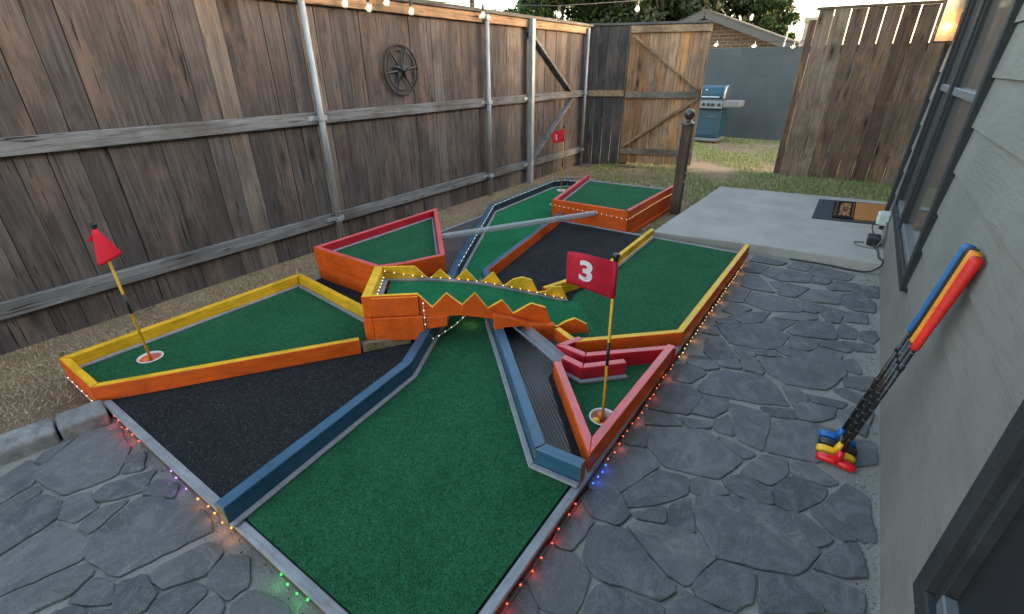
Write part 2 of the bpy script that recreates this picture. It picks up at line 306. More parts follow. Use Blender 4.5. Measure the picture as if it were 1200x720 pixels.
def offs(pts, d, closed):
    """mitred offset of a 2D polyline to its left by d"""
    out = []; n = len(pts); P = [Vector((p[0], p[1])) for p in pts]
    for i in range(n):
        dirs = []
        if closed or i > 0: dirs.append((P[i] - P[i - 1]).normalized())
        if closed or i < n - 1: dirs.append((P[(i + 1) % n] - P[i]).normalized())
        ns = [Vector((-q.y, q.x)) for q in dirs]
        if len(ns) == 1: out.append(P[i] + ns[0] * d)
        else:
            m = (ns[0] + ns[1]); m.normalize(); c = max(.35, m.dot(ns[0])); out.append(P[i] + m * (d / c))
    return out
def walls(name, pts, thick, z0, z1, mats, parent, closed=False, bevel=.0028, tops=None):
    """a run of boards, each its own mesh; inside is to the left; mats = outer, top, inner, ends"""
    q = offs(pts, thick, closed); n = len(pts); res = []
    for i in range(n if closed else n - 1):
        j = (i + 1) % n; a, b = Vector(pts[i][:2]), Vector(pts[j][:2]); c, d = q[j], q[i]
        e = (b - a).normalized() * .0012; a, d = a + e, d + e; b, c = b - e, c - e
        ta, tb = (tops[i], tops[j]) if tops else (z1, z1)
        mb = MB(); vs = [(p.x, p.y, z0) for p in (a, b, c, d)] + [(a.x, a.y, ta), (b.x, b.y, tb), (c.x, c.y, tb), (d.x, d.y, ta)]
        mb.add(vs, [(0, 1, 5, 4), (4, 5, 6, 7), (2, 3, 7, 6), (1, 2, 6, 5), (3, 0, 4, 7), (3, 2, 1, 0)], [0, 1, 2, 3, 3, 3])
        an = math.atan2((b - a).y, (b - a).x); mx = Matrix.Translation((a.x, a.y, 0)) @ Matrix.Rotation(an, 4, 'Z'); mi_ = mx.inverted()
        mb.v = [tuple(mi_ @ Vector(p)) for p in mb.v]; o = mb.build(name, mats, parent, bevel); o.matrix_basis = mx; res.append(o)
    return res
def strips(name, pts, off, w, z0, z1, m, parent, closed=False):
    a = offs(pts, off, closed); b = offs(pts, off + w, closed); n = len(pts)
    for i in range(n if closed else n - 1):
        j = (i + 1) % n; mb = MB(); mb.prism([a[i], a[j], b[j], b[i]], z0, z1); mb.build(name, m, parent, .003)
def copy_tree(o, parent=None):
    c = o.copy(); COL.objects.link(c)
    if parent is not None: c.parent = parent
    for ch in list(o.children): copy_tree(ch, c)
    return c
def text_mesh(s, size, offset=0.0):
    cu = bpy.data.curves.new('lettering', 'FONT'); cu.body = s; cu.size = size; cu.offset = offset; cu.align_x = 'CENTER'; cu.align_y = 'CENTER'; cu.resolution_u = 4
    o = bpy.data.objects.new('lettering', cu); COL.objects.link(o); bpy.context.view_layer.update()
    me = bpy.data.meshes.new_from_object(o.evaluated_get(bpy.context.evaluated_depsgraph_get()))
    vs = [v.co.copy() for v in me.vertices]; fs = [tuple(p.vertices) for p in me.polygons]
    bpy.data.objects.remove(o); return vs, fs
def lamp(name, loc, color, power, r=.01):
    l = bpy.data.lights.new(name, 'POINT'); l.energy = power; l.color = color; l.shadow_soft_size = r
    o = bpy.data.objects.new(name, l); o.location = loc; COL.objects.link(o); return o
def path_pts(pts, step):
    P = [Vector(p) for p in pts]; out = []; carry = 0
    for a, b in zip(P, P[1:]):
        L = (b - a).length; s = carry
        while s < L: out.append(a + (b - a) * (s / L)); s += step
        carry = s - L
    return out
BULB = {}
def light_string(label, pts, step, m, r=.006, group='fairy light strings on the golf course', wire=.002, jitter=.0):
    t = thing('fairy_light_string', label, 'string lights', pts[0], group)
    mb = MB(); mb.tube(pts, wire, 5); mb.build('wire', M['outletpale'] if m == M['led_white'] else M['cord'], t)
    key = (m.name, r)
    if key not in BULB:
        mb = MB(); mb.lathe([(0.0001, -r), (r * .7, -r * .7), (r, 0), (r * .7, r * .7), (.0001, r)], 6); me = mb.build('bulb', m, None, smooth=True); BULB[key] = me.data; bpy.data.objects.remove(me)
    for p in path_pts(pts, step)[:100]:
        o = bpy.data.objects.new('bulb', BULB[key]); COL.objects.link(o); o.parent = t
        o.location = p - t.location + Vector((random.uniform(-1, 1), random.uniform(-1, 1), random.uniform(-1, 1))) * jitter + Vector((0, 0, wire))
    return t

# ------------------------------------------------------------------ world and sun (dusk, sun just above the horizon behind the right fence)
SUN_EL, SUN_AZ = 10.0, 60.0
w = bpy.data.worlds.new('World'); scene.world = w; w.use_nodes = True; nt = w.node_tree
sky = nt.nodes.new('ShaderNodeTexSky'); sky.sky_type = 'NISHITA'; sky.sun_disc = False; sky.sun_elevation = R(SUN_EL); sky.sun_rotation = R(SUN_AZ)
sky.air_density = 1.0; sky.dust_density = 1.5; sky.ozone_density = .8
tint = nt.nodes.new('ShaderNodeMix'); tint.data_type = 'RGBA'; tint.blend_type = 'MULTIPLY'; tint.inputs['Factor'].default_value = 1; tint.inputs['B'].default_value = (1.10, 1.0, .88, 1)
nt.links.new(sky.outputs[0], tint.inputs['A']); nt.links.new(tint.outputs['Result'], nt.nodes['Background'].inputs['Color']); nt.nodes['Background'].inputs['Strength'].default_value = .15
sl = bpy.data.lights.new('sun', 'SUN'); sl.energy = .5; sl.angle = R(10); sl.color = (1, .78, .55); so = bpy.data.objects.new('sun', sl); COL.objects.link(so)
sd = Vector((math.sin(R(SUN_AZ)) * math.cos(R(SUN_EL)), math.cos(R(SUN_AZ)) * math.cos(R(SUN_EL)), math.sin(R(SUN_EL))))
so.rotation_euler = sd.to_track_quat('Z', 'Y').to_euler()

# ------------------------------------------------------------------ ground, patio, slab
FX = -3.60            # camera-side face of the long fence pickets
HX = .41              # house wall plane
mb = MB(); mb.add([(-250, -250, -.012), (250, -250, -.012), (250, 250, -.012), (-250, 250, -.012)], [(0, 1, 2, 3)]); struct('ground', mb, M['dirt'])
mb = MB(); mb.prism([(-2.47, -2.5), (.47, -2.5), (.47, 4.3), (-.49, 4.3), (-.49, .40), (-2.44, .40), (-2.46, .1)], -.05, .0); 
patio = MB(); patio.v, patio.f, patio.m = mb.v, mb.f, [1] * len(mb.f)
S2 = lambda pts: [(640 + x / 3, 420 + y / 3) for x, y in pts]
S3 = lambda pts: [(560 + x / 2.5, 540 + y / 2.5) for x, y in pts]
S1 = lambda pts: [(780 + x / 4.5, 290 + y / 4.5) for x, y in pts]
S4 = lambda pts: [(x / 2.88, 470 + y / 2.88) for x, y in pts]
stones = [S2(p) for p in [
 [(145,458),(242,483),(397,383),(345,325),(232,300),(165,380)], [(250,490),(395,395),(500,425),(498,480),(375,522),(280,525)],
 [(365,245),(560,255),(690,365),(610,428),(410,380),(355,310)], [(275,260),(350,245),(352,320),(280,305)], [(350,190),(455,205),(480,240),(345,235)],
 [(360,180),(500,200),(550,135),(500,95),(410,95),(385,130)], [(440,75),(505,93),(565,55),(530,28),(465,25)], [(510,195),(585,213),(640,180),(635,145),(560,138)],
 [(530,105),(600,45),(780,70),(855,170),(740,160),(545,125)], [(590,225),(640,200),(660,275),(595,255)], [(461,212),(570,225),(580,250),(505,248)],
 [(645,160),(790,200),(760,328),(670,285)], [(750,175),(870,185),(873,218),(800,208)], [(805,215),(930,230),(1050,270),(1040,340),(945,368),(775,332)],
 [(880,215),(875,180),(900,160),(1020,180),(1010,210),(950,228)], [(830,100),(900,120),(918,155),(870,175)], [(745,5),(1030,5),(1055,60),(985,115),(850,95),(775,50)],
 [(910,130),(1060,160),(1040,180),(930,155)], [(1005,115),(1040,108),(1120,140),(1100,165)], [(1050,70),(1150,70),(1140,120),(1045,100)], [(1035,15),(1080,5),(1108,60),(1035,40)],
 [(1020,205),(1080,170),(1150,190),(1120,280),(1060,240)], [(600,275),(735,340),(695,360),(620,305)], [(680,405),(760,345),(840,358),(850,410),(785,450),(700,420)],
 [(505,430),(560,425),(650,480),(580,490),(510,478)], [(620,430),(680,415),(790,465),(795,518),(720,510),(640,460)], [(855,368),(930,370),(1030,445),(990,455),(865,410)],
 [(795,455),(870,415),(990,465),(960,510),(870,545),(800,515)], [(1070,290),(1150,300),(1165,370),(1075,390)], [(590,12),(680,14),(685,42),(640,35)], [(690,5),(735,8),(765,55),(700,45)], [(500,5),(575,15),(610,40),(560,45),(495,22)]]]
stones += [S3(p) for p in [
 [(640,110),(760,112),(890,145),(1000,270),(935,340),(700,290),(640,190)], [(435,190),(490,185),(630,215),(695,285),(610,370),(545,330)], [(305,285),(335,195),(430,205),(580,380),(540,415),(350,345)],
 [(310,130),(330,92),(415,100),(445,165),(410,195),(340,165)], [(220,245),(235,175),(300,150),(340,180),(275,268)], [(450,158),(545,138),(548,185),(475,175)], [(555,190),(560,135),(620,110),(635,215)],
 [(630,370),(705,300),(805,330),(808,415),(745,445),(640,400)], [(820,330),(935,355),(1020,450),(825,450)], [(905,155),(950,160),(1045,235),(990,258)], [(970,150),(1005,135),(1110,235),(1060,235)],
 [(990,300),(1060,250),(1110,245),(1140,340),(1070,345),(985,320)], [(935,355),(975,335),(1130,390),(1130,450),(1030,450)], [(130,330),(185,250),(280,280),(330,340),(285,450),(190,440)],
 [(60,440),(120,345),(175,430),(170,500),(50,500)], [(305,450),(350,365),(425,395),(420,450),(420,520),(290,520)], [(430,400),(540,430),(540,520),(430,520)], [(560,440),(600,385),(720,450),(700,520),(560,520)], [(1005,130),(1080,70),(1140,110),(1165,240),(1120,238)]]]
stones += [S1(p) for p in [
 [(265,410),(500,405),(655,470),(590,540),(470,535),(340,510)], [(210,485),(290,480),(395,600),(250,598),(205,560)], [(190,455),(260,410),(285,470)], [(110,620),(120,575),(210,580),(285,630),(225,655)],
 [(245,605),(380,600),(400,645),(300,635)], [(405,650),(400,600),(470,585),(515,675)], [(350,520),(460,540),(470,575),(405,595)], [(470,570),(480,550),(570,555),(620,585)], [(575,545),(625,530),(745,555),(755,600),(690,595)],
 [(630,520),(670,475),(800,500),(800,530),(745,552),(640,535)], [(640,445),(720,390),(870,400),(905,475),(890,495),(665,465)], [(750,570),(805,535),(935,570),(900,625),(770,600)], [(805,500),(900,500),(985,545),(960,560),(810,525)],
 [(920,495),(1080,520),(1105,555),(1000,550)], [(1025,450),(1100,445),(1135,490),(1090,510),(1025,490)], [(510,400),(560,375),(690,395),(610,440),(530,430)], [(400,350),(555,345),(500,400),(415,408),(330,370)],
 [(260,385),(340,375),(390,408),(275,405)], [(295,335),(345,290),(455,330),(370,365)], [(415,290),(460,240),(735,290),(715,345),(520,335)], [(310,280),(335,230),(450,230),(405,295)], [(585,240),(640,195),(760,220),(690,268),(600,255)],
 [(395,205),(415,145),(490,155),(580,245),(460,225)], [(500,140),(560,105),(770,150),(755,190),(600,180)], [(700,270),(770,225),(860,235),(920,250),(915,305),(760,290)], [(715,340),(745,298),(840,315),(840,345),(780,350)],
 [(925,250),(1040,255),(1105,300),(1100,350),(990,335),(920,300)], [(975,235),(1000,205),(1140,215),(1145,275),(1030,262)], [(850,210),(900,180),(1020,200),(965,235),(870,230)], [(770,190),(785,160),(880,175),(850,200)],
 [(745,130),(800,100),(1000,150),(960,180),(760,150)], [(640,110),(680,80),(780,100),(740,130)], [(410,130),(440,85),(545,105),(490,140)], [(445,75),(470,45),(640,85),(600,100)], [(560,375),(660,350),(800,360),(800,385),(700,390)],
 [(815,350),(850,315),(945,345),(915,405),(850,395)], [(905,440),(925,400),(1010,440),(1005,490),(920,480)], [(945,345),(1060,360),(1065,410),(940,395)], [(545,180),(625,190),(620,215),(580,220)]]]
stones += [S4(p) for p in [
 [(118,260),(130,235),(300,100),(400,85),(440,165),(395,255),(215,322)], [(415,250),(430,190),(495,175),(485,235)], [(315,330),(350,290),(530,235),(480,310),(345,345)], [(480,318),(530,270),(600,285),(590,330),(500,322)],
 [(285,530),(310,465),(460,335),(530,325),(700,380),(720,440),(690,455),(400,597)], [(200,395),(225,330),(300,310),(330,365),(250,415)], [(270,425),(330,370),(440,335),(310,450)], [(-60,560),(-30,430),(145,320),(210,340),(195,400)],
 [(-100,330),(100,200),(130,230),(110,285),(-30,370)], [(-40,440),(-30,385),(120,290),(145,310),(15,400)], [(-120,700),(-40,560),(190,415),(300,470),(280,540),(0,660)], [(-100,760),(-60,700),(270,558),(320,585),(230,665),(60,740)],
 [(235,680),(330,600),(390,630),(380,690),(300,695)], [(385,690),(405,620),(490,590),(530,660),(480,720),(400,730)], [(515,610),(530,570),(700,485),(760,510),(700,590),(545,640)], [(700,600),(765,525),(840,530),(845,620),(770,680)],
 [(500,725),(540,665),(660,615),(700,650),(640,710),(560,760)], [(630,760),(640,720),(720,660),(755,690),(740,760)], [(775,700),(850,645),(960,690),(1000,760),(800,790)], [(170,790),(180,720),(240,700),(300,715),(290,790)], [(120,208),(160,175),(255,130),(155,215)], [(310,720),(380,705),(400,760),(310,770)]]]
polys = [[g(u, v).to_2d() for u, v in p] for p in stones]
# more of the same stones outside the photograph's frame
def clip(poly, n, d):
    out = []
    for i in range(len(poly)):
        a, b = poly[i - 1], poly[i]; da, db = a.dot(n) - d, b.dot(n) - d
        if (da <= 0) != (db <= 0): out.append(a + (b - a) * (da / (da - db)))
        if db <= 0: out.append(b)
    return out
seeds = [Vector((x * .42 - 2.4 + random.uniform(-.14, .14), y * .42 - 2.4 + random.uniform(-.14, .14))) for x in range(8) for y in range(8)]
allp = [p for q in polys for p in q]; have = [sum(q, Vector((0, 0))) / len(q) for q in polys]
def shows(p):
    c = ROT.transposed() @ Vector((p.x, p.y, -H))
    return c.z < -.05 and -40 < CX + F * c.x / -c.z < 1240 and CY - F * c.y / -c.z < 745
for i, s in enumerate(seeds):
    c = [Vector((-2.44, -2.45)), Vector((.40, -2.45)), Vector((.40, .33)), Vector((-2.44, .33))]
    for j, o in enumerate(seeds):
        if i != j and (o - s).length < 1.6: c = clip(c, o - s, ((o + s) / 2).dot(o - s))
        if len(c) < 3: break
    if len(c) >= 3 and not shows(s) and min(((s - h).length for h in have), default=9) > .30 and not any(shows(p) for p in c):
        m = sum(c, Vector((0, 0))) / len(c); polys.append([m + (p - m) * .95 for p in c])
def area(p): return sum(p[i - 1].cross(p[i]) for i in range(len(p))) / 2
for P in polys:
    if area(P) < 0: P = P[::-1]
    P = [Vector((min(q.x, .395), q.y)) for q in P]
    cen = sum(P, Vector((0, 0))) / len(P); edge = []
    for i in range(len(P)):                                  # cut corners, then rough the edge
        a, b = P[i], P[(i + 1) % len(P)]; L = (b - a).length
        if L < 1e-4: continue
        k = max(2, int(L / .035)); cut = min(.2, .010 / L)
        for q in range(k + 1):
            edge.append(a + (b - a) * (cut + (1 - 2 * cut) * q / k))
    edge = [p - (cen - p).normalized() * .0052 + (cen - p).normalized() * random.uniform(-.003, .005) for p in edge]
    n = len(edge); zt = .008 + random.uniform(-.002, .004); tx, ty = random.uniform(-.01, .01), random.uniform(-.01, .01)
    vs = []
    for inset, z in ((-.001, -.004), (.0, zt * .85), (.0035, zt)):
        for p in edge:
            d = cen - p; L = d.length; q = p + d * (inset / max(L, .02)); dz = (tx * (p.x - cen.x) + ty * (p.y - cen.y)) if z > 0 else 0
            vs.append((q.x, q.y, z + max(-.005, min(.005, dz))))
    fs = [(r * n + k, r * n + (k + 1) % n, (r + 1) * n + (k + 1) % n, (r + 1) * n + k) for r in (0, 1) for k in range(n)]
    fs.append(tuple(2 * n + k for k in range(n)))
    patio.add(vs, fs, 0)
struct('flagstone_patio', patio, [M['stone'], M['mortar']])
# concrete slab with a slightly bowed front edge
front = [(-1.30, 4.10), (-.9, 4.16), (-.36, 4.25), (.05, 4.28), (.408, 4.28)]
mb = MB(); mb.prism(front + [(.408, 5.52), (1.3, 5.52), (1.3, 6.65), (-1.235, 6.32)], -.05, .075); struct('concrete_slab', mb, M['concrete'], bevel=.005, seg=2)
# grass: straw by the long fence, greener patch behind
def grass(name, label, n, sampler, hmin, hmax, m, wd=.004, z=-.012, leanr=(.2, 1.5)):
    pos = sampler(n); k = len(pos); an = rng.uniform(0, 2 * np.pi, k); ln = rng.uniform(hmin, hmax, k); lean = rng.uniform(*leanr, k); wn = rng.uniform(.6, 1.4, k) * wd
    d = np.stack([np.cos(an), np.sin(an)], 1); pr = np.stack([-d[:, 1], d[:, 0]], 1)
    v = np.zeros((k, 3, 3)); v[:, 0, :2] = pos - pr * wn[:, None]; v[:, 1, :2] = pos + pr * wn[:, None]; v[:, 2, :2] = pos + d * (ln * np.sin(lean * .85))[:, None]
    v[:, :2, 2] = z; v[:, 2, 2] = z + .004 + ln * np.cos(lean * .85) * .9
    me = bpy.data.meshes.new(name); me.vertices.add(k * 3); me.vertices.foreach_set('co', v.ravel()); me.loops.add(k * 3); me.loops.foreach_set('vertex_index', np.arange(k * 3, dtype=np.int32))
    me.polygons.add(k); me.polygons.foreach_set('loop_start', np.arange(0, k * 3, 3, dtype=np.int32)); me.polygons.foreach_set('loop_total', np.full(k, 3, dtype=np.int32)); me.materials.append(m); me.update(calc_edges=True)
    o = bpy.data.objects.new(name, me); COL.objects.link(o); return tag(o, label, 'grass', kind='stuff')
def patchy(x, y, s=2.3, ph=0): return np.sin(x * s + ph) * np.cos(y * s * 1.3 + 1.7 * ph) + .6 * np.sin(x * s * 2.7 + y * 3.1 + ph) + rng.normal(0, .45, len(x))
def samp_left(n):
    x = rng.uniform(-3.58, -2.47, n * 3); y = rng.uniform(-1.5, 7.1, n * 3)
    ok = ~((x > -2.98) & (y > .34)); ok &= patchy(x, y, 3) > -.55; ok &= rng.uniform(0, 1, n * 3) < np.where(y < 2.2, 1, .45)
    return np.stack([x, y], 1)[ok][:n]
grass('dry_grass', 'dry straw coloured grass on the dirt strip along the grey fence', 52000, samp_left, .010, .035, M['straw'], .0013, leanr=(1.0, 1.84))
def samp_back(n):
    x = rng.uniform(-3.3, 1.2, n * 4); y = rng.uniform(4.04, 11.8, n * 4)
    pad = (x > -1.29 + .0) & (y > 4.08) & (y < 6.34 + (x + 1.235) * .13); box = (x > -2.62) & (x < -1.5) & (y < 5.35); lane = (x < -2.2) & (y < 5.42)
    ok = ~pad & ~box & ~lane & (patchy(x, y, 1.7, 1) > -.05 - .7 * ((y < 8) & (x > -1.4))) & ~((x > .4) & (y < 6.6))
    return np.stack([x, y], 1)[ok][:n]
grass('lawn_grass', 'patchy green and straw lawn grass behind the concrete slab', 52000, samp_back, .015, .055, M['blade'], .004)

def litter(name, label, cat, pts, size, m, flat=.35):
    v = []; f = []
    for x, y, z in pts:
        a = random.uniform(0, 6.28); k = size * random.uniform(.5, 1.4); o = len(v); el = random.uniform(.5, 1)
        for q in range(5): an = a + q * 1.2566; rr = k * random.uniform(.7, 1.1); v.append((x + rr * math.cos(an), y + rr * el * math.sin(an), z))
        v.append((x, y, z + k * flat * random.uniform(.7, 1.3)))
        for q in range(5): f.append((o + q, o + (q + 1) % 5, o + 5))
    mb = MB(); mb.add(v, f); o = mb.build(name, m); return tag(o, label, cat, kind='stuff')
M['grit'] = blade('grit_stones', [(0, (.09, .085, .08)), (.5, (.22, .2, .18)), (1, (.36, .34, .31))])
M['deadleaf'] = blade('dead_leaves', [(0, (.10, .055, .025)), (.5, (.22, .13, .06)), (1, (.36, .25, .13))])
pts = [(HX - .02 - abs(random.gauss(0, .05)), random.uniform(.6, 4.2), .001) for _ in range(900)] + [(X_ + random.uniform(-.01, .04), random.uniform(.3, 4.0), .001) for X_ in (-.48,) * 160] + [(random.uniform(-2.4, -.5), .335 + random.uniform(-.05, .02), .001) for _ in range(200)]
litter('loose_grit', 'loose sandy grit lying along the house wall and the platform edge', 'grit', pts, .0042, M['grit'], .8)
pts = [(random.uniform(-3.55, -2.99), random.uniform(-.5, 7), .0) for _ in range(420)] + [(random.uniform(-3, -1.4), random.uniform(5.5, 8), .0) for _ in range(120)]
litter('leaf_litter', 'small dead leaves and bark bits scattered on the dirt by the fence', 'leaves', pts, .011, M['deadleaf'], .5)

# ------------------------------------------------------------------ platform of the golf course
X0, X1, Y0, Y1, DZ = -2.95, -.50, .36, 4.02, .05
CUP2, CUP3 = (-2.735, .64, .054), (-.592, 1.53, .054)
CUP1 = (-2.80, 5.10, .05)
deck = thing('golf_platform', 'low wooden golf platform covered in black rubber with pale grey edging', 'platform', (-1.7, 2.2, 0))
rect = [(X0, Y0), (X1, Y0), (X1, Y1), (X0, Y1)]
plate('rubber_surface', [(X0 + .03, Y0 + .03), (X1 - .03, Y0 + .03), (X1 - .03, Y1 - .03), (X0 + .03, Y1 - .03)], .030, .052, M['black'], deck, [CUP2, CUP3])
walls('edge_board', rect, .028, -.01, .040, [M['post'], M['post'], M['post'], M['post']], deck, True, .003)
walls('edge_strip', offs(rect, -.006, True), .034, .0405, .056, [M['trim']] * 4, deck, True, .003)
mb = MB(); mb.prism([(-.545, 1.205), (-.70, 1.20), (-1.56, 2.02), (-1.12, 2.04), (-.95, 1.92), (-.94, 1.66)], .053, .057); mb.build('ribbed_mat', M['rib'], deck)
mb = MB(); mb.prism([(-2.915, 3.06), (-2.16, 2.30), (-2.17, 2.40), (-2.92, 3.80)], .053, .057); mb.build('ribbed_mat', M['rib'], deck)

def cup(parent, c, ztop, depth=.047, liner=None):
    mb = MB(); r = c[2]; mb.lathe([(r + .005, ztop + .003), (r + .0035, ztop + .006), (r - .002, ztop + .005), (r - .003, ztop - .004)], 28, (c[0], c[1], 0)); o = mb.build('cup', M['cupwhite'], parent, smooth=True)
    mb = MB(); mb.lathe([(r - .003, ztop - .004), (r - .004, ztop - depth), (.0005, ztop - depth)], 28, (c[0], c[1], 0)); mb.build('cup_liner', liner or M['cupwhite'], o, smooth=True); return o
# hole 1: long lane running under the bridge
lane = thing('putting_lane', 'long green putting lane with blue bumpers running under the bridge', 'golf hole', (-1.5, 2.0, 0), 'mini golf holes')
Lin = [(-1.375, .345), (-1.485, 1.285), (-1.74, 1.80), (-2.12, 2.38), (-2.90, 3.86), (-2.965, 5.18), (-2.85, 5.34), (-2.575, 5.34)]
Rin = [(-.505, 1.150), (-.690, 1.138), (-1.50, 1.93), (-1.93, 2.42), (-2.14, 3.60), (-2.21, 4.0)]
carp_a = [(-1.392, .392), (-.535, .392), (-.535, 1.15), (-.69, 1.138), (-1.50, 1.93), (-1.62, 2.06), (-1.915, 2.07), (-1.74, 1.80), (-1.485, 1.285)]
plate('front_carpet', carp_a, .053, .060, M['green'], lane)
plate('rear_carpet', [(-1.622, 2.062), (-1.93, 2.42), (-2.14, 3.60), (-2.30, 4.01), (-2.325, 4.20), (-2.575, 5.33), (-2.85, 5.335), (-2.96, 5.18), (-2.90, 3.86), (-2.12, 2.38), (-1.917, 2.072)], .053, .0605, M['brightgreen'], lane, [CUP1])
lb = walls('bumper', Lin[:3], -.0, 0, 0, [M['blue']] * 4, lane) if False else None
def bumper(pts, th, z0, z1, mats): return walls('bumper', pts, th, z0, z1, mats, lane, False, .0028)
MB4 = [M['blue'], M['blue'], M['blue'], M['raw']]
bumper(Lin[:4], .048, .053, .140, [M['blue'], M['blue'], M['blue'], M['raw']])
bumper(Lin[3:], .05, -.01, .135, [M['navy'], M['blue'], M['blue'], M['raw']])
bumper(Rin[:4][::-1], .048, .053, .140, MB4)
bumper([(-2.21, 4.0), (-2.14, 3.60), (-1.93, 2.425)], .045, .053, .140, [M['blue'], M['blue'], M['orange'], M['raw']])
strips('edge_trim', Lin[:4], -.026, .024, .0605, .072, M['trim'], lane); strips('edge_trim', Lin[3:], -.030, .024, .061, .074, M['trim'], lane)
strips('edge_trim', Rin[:4], .002, .024, .0605, .072, M['trim'], lane)
mb = MB(); mb.prism([(-3.0, 4.026), (-2.34, 4.026), (-2.60, 5.32), (-2.9, 5.32), (-3.0, 5.2)], -.01, .030); mb.build('base_board', M['post'], lane)
cup(lane, CUP1, .061, .03)
# hole 2: yellow kite
WM = [M['orange'], M['yellow'], M['yellow'], M['orange']]
kite = thing('yellow_putting_box', 'kite shaped green putting box with yellow and orange walls at the left front corner', 'golf hole', (-2.5, .9, 0), 'mini golf holes')
K = [(-2.53, .3445), (-1.852, 1.318), (-2.09, 1.57), (-2.945, 1.665), (-2.962, .3445)]
plate('carpet', [(-2.545, .40), (-1.89, 1.33), (-2.10, 1.54), (-2.90, 1.63), (-2.915, .40)], .0525, .063, M['green'], kite, [CUP2])
ko = [K[1], K[2], K[3], K[4], K[0], (-1.900, 1.2505)]
walls('wall', [K[2], K[3], K[4], K[0], (-1.868, 1.296)], .036, .053, .135, WM, kite)
mb = MB(); mb.beam((-1.884, 1.318, .077), (-1.742, 1.531, .077), .036, .05); mb.build('support_block', M['raw'], kite, .003)
strips('edge_trim', [K[2], K[3], K[4]], .038, .022, .0632, .076, M['trim'], kite)
mb = MB(); mb.box(-2.960, -2.531, .3445, .3530, -.01, .0525); mb.box(-2.9655, -2.9565, .3535, 1.67, -.01, .0525); mb.build('base_board', M['orange'], kite, .002)
cup(kite, CUP2, .063, liner=M['cuporange'])
# red kite behind
RM = [M['orange'], M['redtop_skylit'], M['red'], M['orange']]
hexa = thing('red_putting_box', 'raised green putting box with red inner walls and orange planks by the fence', 'golf hole', (-2.6, 2.2, 0), 'mini golf holes')
HX5 = [(-2.93, 1.79), (-2.27, 1.785), (-2.165, 1.93), (-2.06, 2.19), (-2.92, 3.045)]
plate('carpet', [(-2.90, 1.82), (-2.28, 1.815), (-2.19, 1.945), (-2.095, 2.195), (-2.89, 2.99)], .20, .225, M['green'], hexa)
for i in range(5):
    a, b = HX5[i], HX5[(i + 1) % 5]
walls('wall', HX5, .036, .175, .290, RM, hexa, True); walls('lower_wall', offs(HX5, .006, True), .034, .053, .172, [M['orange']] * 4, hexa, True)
strips('edge_trim', [HX5[3], HX5[4], HX5[0]], .038, .020, .226, .238, M['trim'], hexa)
# rear right orange box
obox = thing('orange_putting_box', 'raised green putting box with bright orange sides next to the brown post', 'golf hole', (-2.0, 4.6, 0), 'mini golf holes')
OB = [(-2.315, 4.035), (-1.525, 4.035), (-1.500, 5.36), (-2.575, 5.31)]
plate('carpet', [(-2.28, 4.07), (-1.55, 4.07), (-1.53, 5.35), (-2.54, 5.30)], .15, .175, M['green'], obox)
OM = [M['orange'], M['redtop_skylit'], M['red'], M['orange']]
walls('front_wall', [OB[0], OB[1]], .036, -.01, .240, [M['orange'], M['orange'], M['red'], M['orange']], obox); walls('side_wall', [(-1.525, 4.037), (-1.50, 5.36)], .036, -.01, .240, [M['orange'], M['redtop_skylit'], M['red'], M['orange']], obox)
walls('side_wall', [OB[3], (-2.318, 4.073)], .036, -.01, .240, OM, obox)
walls('rear_edge', [OB[2], OB[3]], .03, -.01, .182, [M['orange'], M['trim'], M['trim'], M['orange']], obox)
mb = MB(); mb.beam((-1.514, 4.06, .010), (-1.490, 5.34, .010), .016, .036); mb.build('skirt_board', M['orange'], obox, .003)
strips('edge_trim', [OB[3], (-2.318, 4.073)], .038, .02, .176, .190, M['trim'], obox)
# right green with pale yellow walls (end of the bridge hole)
rg = thing('wide_putting_green', 'wide green beyond the bridge with pale yellow topped orange walls beside the flagstones', 'golf hole', (-.9, 3.0, 0), 'mini golf holes')
RG = [(-1.10, 1.99), (-.935, 1.895), (-.498, 2.312), (-.478, 3.99)]
plate('carpet', [(-1.085, 2.02), (-.935, 1.94), (-.53, 2.33), (-.51, 3.985), (-1.245, 3.985), (-1.215, 3.0), (-1.27, 2.55)], .053, .064, M['green'], rg)
YM = [M['orange'], M['yellow'], M['yellow'], M['orange']]
walls('wall', RG, .036, .053, .138, YM, rg, tops=[.125, .138, .14, .145])
walls('rear_wall', [(-1.285, 3.99), (-1.262, 2.88), (-1.43, 2.40)], .034, .053, .138, YM, rg)
strips('edge_trim', [(-1.285, 3.99), (-1.262, 2.88), (-1.32, 2.72)], .036, .016, .0645, .074, M['trim'], rg)
walls('far_edge', [(-.515, 3.988), (-1.245, 3.988)], .022, .053, .070, [M['trim']] * 4, rg)
# red triangle, hole 3
tr = thing('red_putting_triangle', 'small triangular green with red walls and a red channel by the flagstones', 'golf hole', (-.65, 1.6, 0), 'mini golf holes')
T1, T2, T3 = (-.508, 1.218), (-.925, 1.680), (-.488, 2.150)
plate('carpet', [(-.515, 1.25), (-.895, 1.685), (-.93, 1.83), (-.82, 1.82), (-.52, 2.12)], .053, .062, M['green'], tr, [CUP3])
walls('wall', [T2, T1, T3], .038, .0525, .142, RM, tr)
CH = [(-.50, 2.16), (-.835, 1.845), (-.945, 1.855), (-.905, 1.955)]
walls('channel_wall', CH, .036, .0535, .140, [M['red'], M['redtop_skylit'], M['red'], M['red']], tr)
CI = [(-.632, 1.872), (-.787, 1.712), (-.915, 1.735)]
walls('channel_wall', CI, -.036, .063, .140, [M['red'], M['redtop_skylit'], M['red'], M['red']], tr)
strips('edge_trim', CI, .002, .024, .0625, .078, M['trim'], tr)
cup(tr, CUP3, .062)
for c, z in ((CUP2, .003), (CUP3, .003)): pass
